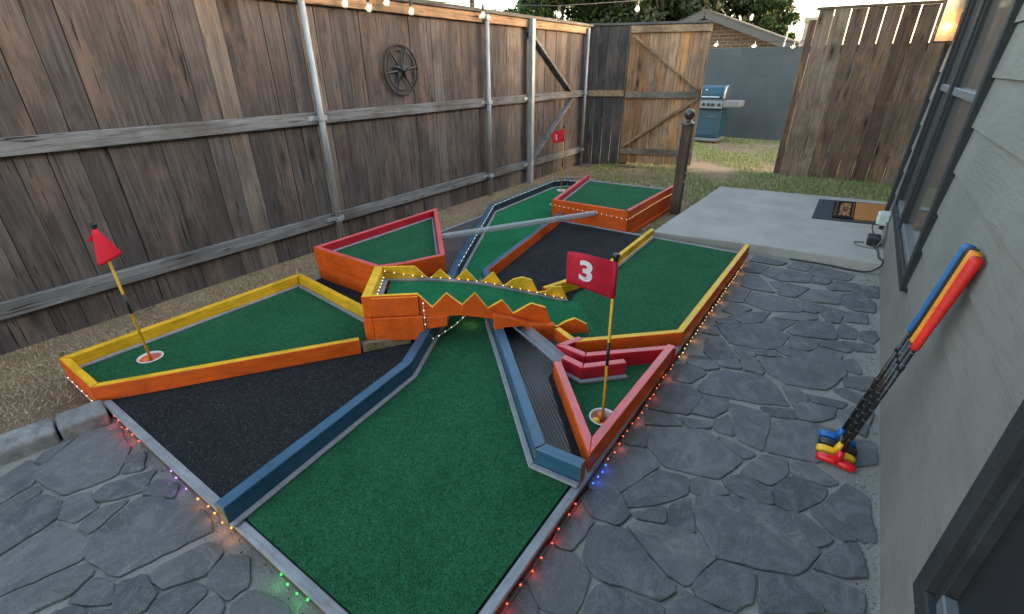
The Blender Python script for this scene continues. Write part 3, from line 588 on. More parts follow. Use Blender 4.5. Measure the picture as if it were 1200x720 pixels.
# the arched bridge
BA = R(40); U = Vector((math.cos(BA), math.sin(BA))); V = Vector((-U.y, U.x)); B0 = Vector((-1.858, 1.402))
def B(t, w, z): p = B0 + U * t + V * w; return (p.x, p.y, z)
bridge = thing('putting_bridge', 'arched green putting bridge with yellow zigzag walls and an orange box end', 'golf hole', B(.5, .2, 0), 'mini golf holes')
prof = [(.0, .265), (.25, .257), (.36, .248), (.5, .228), (.62, .205), (.75, .172), (.88, .136), (1.0, .100), (1.1, .075), (1.22, .062)]
def zc(t):
    for (a, za), (b, zb) in zip(prof, prof[1:]):
        if t <= b: return za + (zb - za) * (t - a) / (b - a)
    return prof[-1][1]
mb = MB(); ts = [i * .04 for i in range(1, 31)]; vs = []
for t_ in ts:
    for w_, dz in ((.02, 0), (.40, 0), (.40, -.016), (.02, -.016)): vs.append(B(t_, w_, zc(t_) + dz))
mb.add(vs, [(4 * i + k, 4 * i + (k + 1) % 4, 4 * i + 4 + (k + 1) % 4, 4 * i + 4 + k) for i in range(len(ts) - 1) for k in range(4)] + [(3, 2, 1, 0), tuple(4 * len(ts) - 4 + k for k in range(4))])
mb.build('carpet', M['brightgreen'], bridge)
def zig(name, top, bot, w, th, outer, inner):
    """a zigzag board cut from a sheet: top outline and bottom outline in (along, height)"""
    pts = top + bot[::-1]; n = len(pts); tri = geometry.tessellate_polygon([[Vector((p[0], p[1], 0)) for p in pts]])
    mb = MB(); vs = [B(a, w, z) for a, z in pts] + [B(a, w + th, z) for a, z in pts]
    fs = [tuple(x) for x in tri] + [tuple(i + n for i in x[::-1]) for x in tri] + [(k, (k + 1) % n, (k + 1) % n + n, k + n) for k in range(n)]
    mi = [0] * len(tri) + [2] * len(tri) + [1 if k < len(top) - 1 else 0 for k in range(n)]
    mb.add(vs, fs, mi); return mb.build(name, [outer, M['yellow'], inner], bridge)
near = [(.0, .348), (.235, .348), (.306, .266), (.384, .345), (.464, .272), (.535, .340), (.60, .245), (.678, .290), (.738, .207), (.835, .263), (.915, .234), (.956, .120), (.985, .112), (1.03, .140), (1.08, .157), (1.15, .118), (1.165, .07)]
nb = [(.0, .232), (.26, .232), (.262, .214), (.45, .214), (.62, .185), (.75, .15), (.88, .115), (.97, .085), (1.08, .060), (1.165, .058)]
far = [(.0, .350), (.185, .345), (.263, .258), (.335, .319), (.412, .240), (.489, .312), (.568, .214), (.655, .289), (.716, .190), (.775, .234), (.834, .246), (.893, .225), (.932, .138), (.986, .142), (1.02, .172), (1.083, .170), (1.125, .075)]
fb = [(.0, .1), (.2, .1), (.25, .225), (.5, .195), (.75, .14), (1.0, .07), (1.125, .058)]
zig('near_zigzag_wall', near, nb, 0, .020, M['orange'], M['yellow']); zig('far_zigzag_wall', far, fb, .40, .018, M['yellow'], M['orange'])
def bx(name, t0, t1, w0, w1, z0, z1, mats, bev=.004):
    mb = MB(); p = [B(t0, w0, 0), B(t1, w0, 0), B(t1, w1, 0), B(t0, w1, 0)]
    mb.add([(q[0], q[1], z0) for q in p] + [(q[0], q[1], z1) for q in p], [(3, 2, 1, 0), (4, 5, 6, 7), (0, 1, 5, 4), (1, 2, 6, 5), (2, 3, 7, 6), (3, 0, 4, 7)], [0, 1, 0, 2, 0, 0])
    return mb.build(name, mats, bridge, bev)
bx('end_wall', -.052, -.002, -.004, .424, .226, .349, [M['orange'], M['yellow'], M['yellow']])
bx('lower_end_wall', -.058, -.008, -.012, .43, .082, .224, [M['orange']] * 3)
bx('lower_side_wall', -.006, .256, -.022, .030, .088, .228, [M['orange']] * 3)
bx('upper_side_wall', .0, .238, -.013, -.001, .2315, .340, [M['orange'], M['yellow'], M['orange']], .003)
strip_ = [B(t_, .385, 0) for t_ in ts]
mb = MB(); vs = []
for t_ in [0.0] + ts[:-2]:
    for w_, dz in ((.378, .001), (.399, .001), (.399, .012), (.378, .012)): vs.append(B(max(t_, .005), w_, zc(t_) + dz))
mb.add(vs, [(4 * i + k, 4 * i + (k + 1) % 4, 4 * i + 4 + (k + 1) % 4, 4 * i + 4 + k) for i in range(len(ts) - 2) for k in range(4)] + [(3, 2, 1, 0), tuple(4 * len(ts) - 8 + k for k in range(4))]); mb.build('edge_trim', M['trim'], bridge)
bx('edge_trim', .000, .024, .022, .376, .262, .278, [M['trim']] * 3, .002)
mb = MB(); vs = []
for t_ in [.27 + .035 * i for i in range(19)]:
    for w_, dz in ((.0205, .002), (.036, .002), (.036, .012), (.0205, .012)): vs.append(B(t_, w_, zc(t_) + dz))
mb.add(vs, [(4 * i + k, 4 * i + (k + 1) % 4, 4 * i + 4 + (k + 1) % 4, 4 * i + 4 + k) for i in range(18) for k in range(4)]); mb.build('edge_trim', M['trim'], bridge)
mb = MB(); hc = B(.13, .15, 0); mb.lathe([(.0005, .2655), (.024, .2655), (.026, .264)], 20, (hc[0], hc[1], 0)); mb.build('drop_hole', M['blackplastic'], bridge)
def side_poly(name, pts, w0, w1, m, bev=.004):
    n = len(pts); mb = MB(); vs = [B(a, w0, z) for a, z in pts] + [B(a, w1, z) for a, z in pts]
    tri = geometry.tessellate_polygon([[Vector((p[0], p[1], 0)) for p in pts]])
    mb.add(vs, [tuple(x) for x in tri] + [tuple(i + n for i in x[::-1]) for x in tri] + [(k, (k + 1) % n, (k + 1) % n + n, k + n) for k in range(n)]); return mb.build(name, m, bridge, bev)
side_poly('arch_beam', [(.262, .214), (.386, .214), (.380, .154), (.262, .140)], -.006, .034, M['orange'])
side_poly('arch_beam', [(.627, .228), (.66, .218), (.727, .198), (.83, .160), (.90, .150), (.962, .146), (.962, .118), (.81, .114), (.795, .150), (.69, .150), (.675, .128), (.64, .130), (.628, .142)], -.042, -.001, M['orange'])
side_poly('foot_block', [(.808, .112), (.964, .116), (.964, .056), (.83, .056)], -.040, -.003, M['orange'])
side_poly('arch_beam', [(.0, .235), (.22, .235), (.24, .18), (.2, .06), (.0, .06)], .368, .396, M['orange'])
side_poly('arch_beam', [(.63, .18), (.95, .065), (.63, .06)], .368, .396, M['orange'])

# clear pipe and gutter
mb = MB(); pa, pb = Vector((-2.44, 2.545, .243)), Vector((-1.83, 4.028, .180)); rr = .027
mb.tube([pa, pb], rr, 16, caps=False); mb.tube([pa, pb], rr - .003, 16, caps=False)
tag(mb.build('clear_pipe', M['pipe'], smooth=True), 'clear plastic pipe spanning from the red box to the orange box', 'pipe')
mb = MB(); ga, gb = Vector((-1.34, 1.915, .140)), Vector((-.885, 1.742, .092)); dv = (gb - ga).normalized(); sv = dv.cross(Vector((0, 0, 1))).normalized(); uv = sv.cross(dv); vs = []
for p in (ga, gb):
    for rad in (.040, .036):
        for k in range(11): an = math.pi + math.pi * k / 10; vs.append(p + sv * rad * math.cos(an) + uv * (rad * math.sin(an) + .02))
fs = [(k, k + 1, k + 23, k + 22) for k in range(10)] + [(11 + k, k + 12, k + 34, k + 33) for k in range(10)] + [(0, 11, 33, 22), (10, 21, 43, 32)] + [(k, k + 1, k + 12, k + 11) for k in range(10)] + [(22 + k, k + 23, k + 34, k + 33) for k in range(10)]
mb.add(vs, fs); tag(mb.build('ball_gutter', M['gutter'], smooth=False), 'grey plastic half pipe gutter sloping from under the bridge into the red channel', 'gutter')

# ------------------------------------------------------------------ flags
def flag(name_label, c, ztop, zfloor, bend, cloth, num, size, clothm, tilt=(0, 0), group='golf hole flags'):
    t = thing('golf_flag', name_label, 'flag', (c[0], c[1], zfloor), group)
    top = Vector((c[0] + tilt[0], c[1] + tilt[1], ztop)); bot = Vector((c[0], c[1], zfloor)); P = lambda s: bot + (top - bot) * s
    mb = MB(); mb.tube([P(0), P(1)], .0062, 10); mb.build('pole', M['poleyellow'], t, smooth=True)
    mb = MB(); mb.tube([P(.40), P(.54)], .0068, 10); mb.build('black_band', M['poleblack'], t, smooth=True)
    mb = MB(); mb.lathe([(.0005, .012), (.013, .012), (.014, .002), (.009, -.012), (.008, -.022)], 14, top); mb.build('pole_cap', M['poleblack'], t, smooth=True)
    nu, nv = 18, 10; vs = []
    for i in range(nu + 1):
        for j in range(nv + 1): vs.append(cloth(i / nu, j / nv, top))
    mb = MB(); mb.add(vs, [(i * (nv + 1) + j, (i + 1) * (nv + 1) + j, (i + 1) * (nv + 1) + j + 1, i * (nv + 1) + j + 1) for i in range(nu) for j in range(nv)])
    o = mb.build('flag_cloth', clothm, t, smooth=True); sdf = o.modifiers.new('thick', 'SOLIDIFY'); sdf.thickness = .0015; sdf.offset = 0
    mb = MB(); mb.tube([top + Vector((0, 0, -.016)), P(1) + (bot - top).normalized() * (size[1] + .012)], .0095, 10); mb.build('flag_sleeve', clothm, t, smooth=True)
    if num:
        s, uu, vv, sc, flip, dn = num; tv, tf = text_mesh(s, 1.0, .035)
        cell = {}
        mb = MB(); out = []
        for q in tv:
            a = uu + q.x * sc * flip / size[0]; b = vv + q.y * sc / size[1]; e = .01
            p = Vector(cloth(a, b, top)); n_ = (Vector(cloth(a + e, b, top)) - p).cross(Vector(cloth(a, b + e, top)) - p).normalized()
            view = (Vector((0, 0, H)) - p); n_ = n_ if n_.dot(view) > 0 else -n_
            out.append(p + n_ * .0022)
        mb.add(out, tf); mb.build('flag_number', M['flagwhite'], t)
    return t
# u runs out from the pole, v runs up the hoist
dl = Vector((-.93, -.36, 0)); nl = Vector((.36, -.93, 0))
def cloth3(u, v, top):
    return top + dl * (.178 * u) + Vector((0, 0, -.020 - .150 * (1 - v) * (1 - .14 * u) + .018 * u + .012 * math.sin(u * 3.0) )) + nl * (.020 * math.sin(u * 4.4 + .4) * u + .006 * math.sin(v * 3))
flag('red golf flag numbered 3 with yellow pole in the triangular green', CUP3, .790, .02, 0, cloth3, ('3', .58, .50, .115, -1, 0), (.178, .150), M['flagred'], (-.012, .0))
def cloth1(u, v, top):
    return top + Vector((-.80, -.45, 0)) * (.150 * u * (1 - .12 * (1 - v))) + Vector((0, 0, -.016 - .145 * (1 - v) * (1 - .22 * u) - .055 * u)) + Vector((.45, -.8, 0)) * (.018 * math.sin(u * 6))
flag('small red golf flag numbered 1 at the far end of the lane near the fence', (-2.80, 5.10, .05), .790, .04, 0, cloth1, ('1', .62, .45, .10, -1, 0), (.150, .145), M['flagbright'])
def cloth2(u, v, top):
    d = 1 - v; w = .012 + .125 * d ** .8                     # gathered at the top, spreading below
    fold = math.sin(u * 7.5 + .6)
    x = (u - .42) * w; y = fold * (.010 + .030 * d) - .02 * d
    z = -.018 - d * (.152 - .055 * abs(u - .62) / .62 - (.045 if u < .12 else 0) * d)
    return top + Vector((.84, .54, 0)) * x + Vector((.54, -.84, 0)) * (-y + .012) * 1.0 + Vector((0, 0, z))
flag('limp bright red golf flag hanging folded at its pole in the yellow walled box', CUP2, .765, .02, 0, cloth2, None, (.15, .15), M['flagbright'], (-.035, .0))
# golf balls
def ball(x, y, z, m, label):
    mb = MB(); mb.lathe([(.0215 * math.sin(R(a)), -.0215 * math.cos(R(a))) for a in range(0, 181, 15)], 18, (x, y, z)); bo = mb.build('golf_ball', m, smooth=True); tag(bo, label, 'golf ball', 'golf balls in the cups')
zb = .039
ball(CUP3[0] - .024, CUP3[1] - .020, zb, M['ball_yellow'], 'yellow golf ball in the cup below flag 3')
ball(CUP3[0] + .028, CUP3[1] + .012, zb, M['ball_blue'], 'dark blue golf ball in the cup below flag 3')
ball(CUP3[0] - .020, CUP3[1] + .026, zb, M['ball_orange'], 'orange golf ball at the back of the cup below flag 3')
ball(CUP3[0] + .016, CUP3[1] - .032, zb - .002, M['ball_orange'], 'orange golf ball at the front of the cup below flag 3')
ball(CUP2[0] - .022, CUP2[1] - .018, zb, M['ball_orange'], 'orange golf ball nearest the front in the cup of the yellow box')
ball(CUP2[0] + .026, CUP2[1] + .016, zb, M['ball_orange'], 'orange golf ball behind the pole in the cup of the yellow box')
ball(CUP2[0] + .026, CUP2[1] - .028, zb - .002, M['ball_yellow'], 'yellow golf ball in the cup of the yellow box')

# ------------------------------------------------------------------ fairy lights
light_string('white fairy lights on the left outer side of the yellow walled box', [(-2.90, .338, .045), (-2.535, .338, .040)], .062, M['led_white'], .003)
light_string('white fairy lights along the dark blue bumper of the far lane', [(-2.115, 2.385, .137), (-2.895, 3.86, .137), (-2.96, 5.18, .137), (-2.86, 5.33, .137), (-2.66, 5.335, .137)], .085, M['led_white'], .0036)
light_string('warm fairy lights sagging across the orange box near the brown post', [(-2.325, 4.03, .190), (-2.05, 4.03, .178), (-1.8, 4.03, .180), (-1.522, 4.03, .165), (-1.515, 4.06, .165), (-1.50, 4.7, .178), (-1.49, 5.36, .170)], .05, M['led_warm'], .0036)
light_string('warm fairy lights inside the far zigzag wall of the bridge', [B(.01, .394, .325), B(.12, .394, .298), B(.25, .394, .276)] + [B(q_ / 100, .394, zc(q_ / 100) + .017) for q_ in range(31, 115, 6)], .055, M['led_warm'], .0038)
light_string('white fairy lights along the end wall inside the bridge box', [B(.004, .05, .295), B(.004, .38, .295)], .045, M['led_white'], .0035)
light_string('white fairy lights dropping down the near corner of the bridge box', [B(.262, -.014, .30), B(.262, -.014, .10), B(.30, .02, .062), B(.42, .05, .13), B(.50, .06, .2)], .042, M['led_white'], .0034)
light_string('warm fairy lights at the foot of the yellow rear wall', [(-1.300, 2.70, .078), (-1.228, 2.88, .078), (-1.247, 3.98, .078)], .045, M['led_warm'], .0034)
light_string('warm fairy lights under the long orange wall beside the flagstones', [(-.482, 2.25, .022), (-.478, 3.98, .024)], .05, M['led_warm'], .0032, jitter=.004)
light_string('reddish fairy lights under the red triangle beside the flagstones', [(-.484, 1.36, .020), (-.484, 2.20, .022)], .05, M['led_red'], .0036, jitter=.006)
light_string('blue fairy lights on the ground at the tip of the red triangle', [(-.482, 1.22, .016), (-.482, 1.33, .016)], .036, M['led_blue'], .0042, jitter=.004)
light_string('red fairy lights under the platform edge right of the front lane', [(-.488, .62, .016), (-.488, 1.15, .016)], .06, M['led_red'], .0036, jitter=.008)
light_string('orange fairy lights under the nearest corner of the platform', [(-.488, .40, .016), (-.488, .60, .016)], .04, M['led_orange'], .0042, jitter=.005)
light_string('red fairy lights under the front edge by the concrete pavers', [(-2.42, .352, .016), (-2.10, .352, .016)], .055, M['led_red'], .004, jitter=.008)
light_string('purple fairy lights under the front edge of the black turf', [(-1.86, .352, .016), (-1.68, .352, .016)], .07, M['led_purple'], .004, jitter=.006)
light_string('orange fairy lights under the front edge at the blue bumper', [(-1.62, .352, .016), (-1.38, .352, .016)], .055, M['led_orange'], .0042, jitter=.006)
light_string('green fairy lights under the front edge of the green lane', [(-1.12, .352, .016), (-.96, .352, .016)], .045, M['led_green'], .0042, jitter=.008)
LP = .05
glows = [(x, .335, (1, .05, .05), .07) for x in (-2.36, -2.27, -2.18)] + [(x, .335, (.55, .3, 1), .04) for x in (-1.82, -1.73)] + [(x, .335, (1, .33, .06), .06) for x in (-1.60, -1.51, -1.43, -1.37)] + [(x, .335, (.05, 1, .12), .05) for x in (-1.10, -1.0)]
glows += [(-.475, y, (1, .4, .08), .07) for y in (.43, .54)] + [(-.475, y, (1, .06, .03), .06) for y in (.66, .80, .94, 1.08)] + [(-.47, y, (.05, .12, 1), .07) for y in (1.24, 1.31)] + [(-.47, y, (1, .14, .06), .05) for y in (1.45, 1.65, 1.85, 2.05)] + [(-.468, 2.3 + .2 * k, (1, .42, .14), .07) for k in range(9)]
for x, y, c, p in glows:
    z = .022
    lamp('fairy_glow', (x, y, z), c, p * LP, .012)
for t_ in (.15, .4, .66, .9, 1.06): q = B(t_, .36, zc(t_) + .035); lamp('fairy_glow', q, (1, .75, .42), .05 * LP, .01)
for y in (2.9, 3.3, 3.7): lamp('fairy_glow', (-1.20, y, .10), (1, .75, .42), .03 * LP, .01)

q = B(.50, .16, .12); lamp('fairy_glow', q, (1, .8, .55), .02, .02)
# ------------------------------------------------------------------ long fence
fence = thing('picket_fence', 'tall weathered grey board fence along the left side of the yard', 'fence', (FX, 3, 0), 'wooden fences and gates')
def pickets(y0, y1, wd, x, th, z0, z1, gap=.003, jit=.004):
    mb = MB(); y = y0
    while y < y1:
        wdt = wd * random.uniform(.97, 1.02); gp = gap * random.choice((.4, .6, 1, 1, 1.6, 2.4)); ox = random.uniform(0, jit); tw = random.uniform(-.0025, .0025)
        e = min(y + wdt - gp, y1)
        vs = [(x - ox - tw, y, z0), (x - ox + tw, e, z0), (x - ox - th + tw, e, z0), (x - ox - th - tw, y, z0)]
        zt = z1 + random.uniform(-.006, .006); vs += [(p[0], p[1] + random.uniform(-.002, .002), zt) for p in vs]
        mb.add(vs, [(3, 2, 1, 0), (4, 5, 6, 7), (0, 1, 5, 4), (1, 2, 6, 5), (2, 3, 7, 6), (3, 0, 4, 7)]); y += wdt
    return mb
pickets(-2.2, 7.22, .1415, FX, .016, -.03, 1.915).build('pickets', M['fence'], fence)
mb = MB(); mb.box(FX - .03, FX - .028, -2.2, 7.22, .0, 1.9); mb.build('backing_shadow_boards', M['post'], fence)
mb = MB(); y = -2.15
while y < 7.1:
    for z in (.14, .95, 1.79):
        for dy in (0, .07):
            yy, zz = y + dy + random.uniform(-.008, .008), z + random.uniform(-.012, .012); mb.box(FX - .001, FX + .0015, yy - .003, yy + .003, zz - .003, zz + .003)
    y += .1415
nh_ = mb.build('nail_heads', M['iron'], fence); nh_['kind'] = 'stuff'
for z in (.190, 1.004): mb = MB(); mb.box(FX + .001, FX + .037, -2.2, 7.16, z, z + .089); mb.build('rail', M['rail'], fence, .003)
mb = MB(); mb.box(FX + .001, FX + .037, -2.2, 7.16, 1.828, 1.912); mb.build('top_rail', M['toprail'], fence, .003)
mb = MB(); mb.box(FX - .04, FX + .055, -2.2, 7.24, 1.917, 1.952); mb.build('top_cap', M['cap'], fence, .004)
for y in (.15, 2.455, 4.655):
    mb = MB(); mb.tube([(FX + .064, y, -.03), (FX + .064, y, 1.905)], .0255, 14); p = mb.build('metal_post', M['galv'], fence, smooth=True)
    for z in (.235, 1.05, 1.87):
        mb = MB(); mb.box(FX + .036, FX + .093, y - .033, y + .033, z - .018, z + .018); mb.box(FX + .0375, FX + .043, y - .10, y + .075, z - .017, z + .017); mb.build('bracket', M['galv'], p, .002)
mb = MB(); mb.box(FX + .038, FX + .10, 5.51, 5.575, -.03, 1.915); p = mb.build('metal_post', M['galv'], fence, .004)
for z in (.235, 1.05): mb = MB(); mb.box(FX + .0375, FX + .05, 5.42, 5.66, z - .02, z + .02); mb.build('bracket', M['galv'], p, .002)
mb = MB(); mb.tube([(FX + .064, 7.06, -.03), (FX + .064, 7.06, 1.90)], .022, 12); p = mb.build('metal_post', M['galv'], fence, smooth=True)
for z in (.235, 1.05): mb = MB(); mb.box(FX + .036, FX + .09, 7.03, 7.09, z - .018, z + .018); mb.build('bracket', M['galv'], p, .002)
mb = MB(); mb.beam((FX + .018, 5.52, 1.80), (FX + .018, 6.64, 1.10), .034, .085, (1, 0, 0)); mb.build('diagonal_brace', M['rail'], fence, .003)
mb = MB(); mb.beam((FX + .018, 6.72, 1.0), (FX + .018, 5.60, .255), .034, .085, (1, 0, 0)); mb.build('diagonal_brace', M['rail'], fence, .003)
# short return at the corner
ret = thing('corner_fence', 'short grey board fence joining the long fence to the gate', 'fence', (-3.4, 7.25, 0), 'wooden fences and gates')
RA = math.atan2(7.44 - 7.22, -3.06 + 3.60); rm = Matrix.Translation((FX, 7.235, 0)) @ Matrix.Rotation(RA, 4, 'Z')
mb = MB(); x = .0
while x < .60: mb.box(x, x + .136, random.uniform(-.003, .003), .018, -.03, 1.93 + random.uniform(-.006, .006), 0, rm); x += .14
mb.build('pickets', M['fence'], ret)
mb = MB(); mb.box(.02, .56, -.036, -.005, 1.0, 1.085, 0, rm); mb.build('rail', M['gaterail'], ret, .003)
mb = MB(); mb.box(-.02, .57, -.02, .04, 1.935, 1.965, 0, rm); mb.build('top_cap', M['cap'], ret, .003)
# open gate
GA = math.atan2(7.755 - 7.425, -2.015 + 3.05); gl = math.hypot(7.755 - 7.425, -2.015 + 3.05); gm = Matrix.Translation((-3.045, 7.425, 0)) @ Matrix.Rotation(GA, 4, 'Z')
gate = thing('wooden_gate', 'open warm brown board gate with two diagonal braces', 'gate', (-3.045, 7.425, 0), 'wooden fences and gates')
mb = MB(); x = 0
while x < gl - .02:
    e = min(x + .132, gl); mb.box(x, e, random.uniform(-.002, .002), .018, .035 + random.uniform(-.01, .01), 1.93, 0, gm); x += .137
mb.build('boards', M['gate'], gate)
for z, m_ in ((.175, 'railx'), (.985, 'railx'), (1.835, 'gaterail')): mb = MB(); mb.box(.0, gl, -.036, -.004, z, z + .088, 0, gm); mb.build('rail', M[m_], gate, .003)
mb = MB(); mb.box(-.01, gl + .01, -.045, .03, 1.932, 1.962, 0, gm); mb.build('top_cap', M['cap'], gate, .003)
P_ = lambda x, z: gm @ Vector((x, -.020, z))
for a, b in (((.05, 1.80), (gl - .06, 1.10)), ((gl - .06, .98), (.03, .285))): mb = MB(); mb.beam(P_(*a), P_(*b), .031, .088, (gm.to_3x3() @ Vector((0, 1, 0)))); mb.build('diagonal_brace', M['gaterail'], gate, .003)
mb = MB(); mb.tube([gm @ Vector((gl - .02, -.05, 1.13)), gm @ Vector((gl - .02, -.05, 1.02))], .012, 8); mb.build('latch', M['iron'], gate)
# right hand panel
pan = thing('board_fence_panel', 'brown board fence panel with glowing gaps behind the concrete slab', 'fence', (-.2, 8.05, 0), 'wooden fences and gates')
mb = MB(); x = -.80; kx = 0
while x < 1.9:
    wd = .172 + random.uniform(-.006, .006); mb_gap = .012
    vs = []
    x0, x1 = x, x + wd; tp = random.uniform(.002, .0055); oy = random.uniform(-.006, .006)
    mb.add([(x0, 8.05 + oy, -.03), (x1, 8.05 + oy, -.03), (x1, 8.068 + oy, -.03), (x0, 8.068 + oy, -.03), (x0 + tp, 8.05 + oy, 2.03), (x1 - .003, 8.05 + oy, 2.03), (x1 - .003, 8.068 + oy, 2.03), (x0 + tp, 8.068 + oy, 2.03)],
           [(3, 2, 1, 0), (4, 5, 6, 7), (0, 1, 5, 4), (1, 2, 6, 5), (2, 3, 7, 6), (3, 0, 4, 7)]); x += wd + .003
mb.build('boards', M['panel'], pan)
for z in (.25, 1.0, 1.55): mb = MB(); mb.box(-.795, 1.9, 8.071, 8.107, z, z + .09); mb.build('rail', M['panel'], pan, .003)
mb = MB(); mb.box(-.83, 1.9, 8.03, 8.09, 2.033, 2.065); mb.build('top_cap', M['panel'], pan, .003)
mb = MB(); mb.box(-.89, -.802, 8.072, 8.16, -.03, 1.93); mb.build('end_post', M['panel'], pan, .004)

# block wall, neighbour house, chimney, trees
mb = MB(); mb.box(-6.5, 4.5, 11.9, 12.1, -.05, 1.745); tag(mb.build('block_wall', M['block'], bevel=.006), 'dark painted concrete block wall behind the blue grill', 'wall')
nh = thing('brick_house', 'neighbouring brick house with a grey gable roof beyond the block wall', 'house', (-7, 20, 0))
gx, ez, pk = -2.3, 1.93, (-5.4, 3.06)
mb = MB(); mb.add([(-8.4, 20.2, -.1), (-2.9, 20.2, -.1), (-2.9, 20.2, 2.1), (-5.4, 20.2, 2.98), (-8.4, 20.2, 1.94), (-8.4, 27, -.1), (-2.9, 27, -.1), (-2.9, 27, 2.1), (-5.4, 27, 2.98), (-8.4, 27, 1.94)], [(0, 1, 2, 3, 4), (9, 8, 7, 6, 5), (1, 6, 7, 2), (0, 4, 9, 5)]); mb.build('brick_wall', M['brick'], nh)
mb = MB()
for sx, ex, ezz in ((1, gx, 1.93), (-1, -8.8, 1.83)):
    mb.add([(pk[0], 19.6, pk[1]), (ex, 19.6, ezz), (ex, 27.5, ezz), (pk[0], 27.5, pk[1]), (pk[0], 19.6, pk[1] + .12), (ex, 19.6, ezz + .12), (ex, 27.5, ezz + .12), (pk[0], 27.5, pk[1] + .12)], [(0, 1, 2, 3), (4, 5, 6, 7), (0, 1, 5, 4), (1, 2, 6, 5), (2, 3, 7, 6)])
mb.build('roof', M['shingle'], nh)
for ex, ezz in ((gx, 1.93), (-8.8, 1.83)): mb = MB(); mb.beam((pk[0], 19.58, pk[1] - .06), (ex, 19.58, ezz - .06), .04, .19, (0, 0, 1)); mb.build('fascia', M['fascia'], nh)
mb = MB(); mb.tube([(-2.72, 19.0, 1.2), (-2.62, 19.0, 2.3), (-2.55, 19.0, 2.62), (-2.42, 19.0, 2.66), (-2.36, 19.0, 2.55)], .025, 8); mb.build('vent_pipe', M['galv'], nh)
mb = MB(); mb.box(-2.42, -1.5, 21, 21.8, -.1, 2.72); mb.box(-2.47, -1.45, 20.95, 21.85, 2.72, 2.86); tag(mb.build('brick_chimney', M['palebrick']), 'pale brick chimney beyond the block wall beside the fence panel', 'chimney')
def leaves(name, centers, n, size, m, parent):
    c = np.array(centers); ctr = c[:, :3]; rad = c[:, 3:6]
    k = rng.integers(0, len(c), n); d = rng.normal(size=(n, 3)); d /= np.linalg.norm(d, axis=1)[:, None]; r = rng.uniform(.35, 1.08, n) ** .6
    p = ctr[k] + d * rad[k] * r[:, None] * rng.uniform(.75, 1.1, n)[:, None]
    a = rng.normal(size=(n, 3)); a /= np.linalg.norm(a, axis=1)[:, None]; b = np.cross(a, rng.normal(size=(n, 3))); b /= np.linalg.norm(b, axis=1)[:, None]
    s = size * rng.uniform(.5, 1.3, n)[:, None]; v = np.stack([p - a * s, p + b * s * .5, p + a * s, p - b * s * .5], 1)
    me = bpy.data.meshes.new(name); me.vertices.add(n * 4); me.vertices.foreach_set('co', v.ravel()); me.loops.add(n * 4); me.loops.foreach_set('vertex_index', np.arange(n * 4, dtype=np.int32)); me.polygons.add(n)
    me.polygons.foreach_set('loop_start', np.arange(0, n * 4, 4, dtype=np.int32)); me.polygons.foreach_set('loop_total', np.full(n, 4, dtype=np.int32)); me.materials.append(m); me.update(calc_edges=True)
    o = bpy.data.objects.new(name, me); COL.objects.link(o); o.parent = parent; o.matrix_parent_inverse = parent.matrix_world.inverted(); return o
def tree(label, x, y, h, spread, n, leafm, size=.16, z0=1.2):
    t = thing('leafy_tree', label, 'tree', (x, y, 0), 'trees beyond the fences')
    mb = MB(); mb.tube([(x, y, -.1), (x + .1, y, h * .35), (x - .05, y + .1, h * .7)], [.24, .17, .07], 8); limbs = []
    cs = []
    for i in range(26):
        an = random.uniform(0, 6.283); rr = spread * math.sqrt(random.uniform(.02, 1)); zz = random.uniform(z0, h) ; f = max(.25, 1 - ((zz - h * .5) / (h * .62)) ** 2); px_, py_ = x + rr * f * math.cos(an), y + rr * f * math.sin(an)
        s = random.uniform(.35, .8) * spread * .42; cs.append((px_, py_, zz, s, s, s * .75))
        if i % 3 == 0: mb.tube([(x, y, min(zz * .6, h * .6)), ((x + px_) / 2, (y + py_) / 2, zz * .85), (px_, py_, zz)], [.07, .045, .015], 6)
    mb.build('trunk', M['bark'], t); leaves('crown', cs, n, size, leafm, t); return t
tree('broad green tree above the fence corner at the left', -13.6, 24, 6.6, 3.9, 16000, M['leaf'], .15)
tree('dense dark tree standing behind the gate', -8.9, 25, 6.8, 3.6, 16000, M['leafdark'], .15)
tree('dark green tree right behind the brick gable roof', -5.9, 29, 5.8, 2.6, 12000, M['leafdark'], .15)
tree('bright green tree with a pointed top near the chimney', -4.3, 27, 4.35, 1.55, 9000, M['leaf'], .12, 1.4)
tree('tall spreading green tree in the middle of the row behind the corner', -11.2, 27, 7.2, 3.4, 16000, M['leaf'], .15)
tree('dark rounded tree between the gate and the brick gable', -7.4, 27.5, 6.2, 2.6, 12000, M['leafdark'], .15)
tree('thin tree at the left end of the tree row', -18.0, 25, 4.0, 1.6, 5000, M['leaf'])
# utility pole and wires
up = thing('utility_pole', 'dark wooden utility pole with crossarm behind the long fence', 'utility pole', (-20, 25, 0)); mb = MB(); mb.tube([(-20, 25, -.1), (-20, 25, 8)], .14, 8); mb.build('pole', M['utility'], up); mb = MB(); mb.beam((-21, 25, 7.4), (-19, 25, 7.4), .1, .12); mb.build('crossarm', M['utility'], up)
for k, z in enumerate((4.75, 4.98)):
    mb = MB(); mb.tube([(-30, 24.6, z + .9), (-20, 24.8, z), (-8, 26, z + .15 - .5)], .018, 5); tag(mb.build('overhead_wire', M['blackcord']), ('lower', 'upper')[k] + ' of the two thin overhead wires running past the utility pole', 'wire', 'overhead wires')

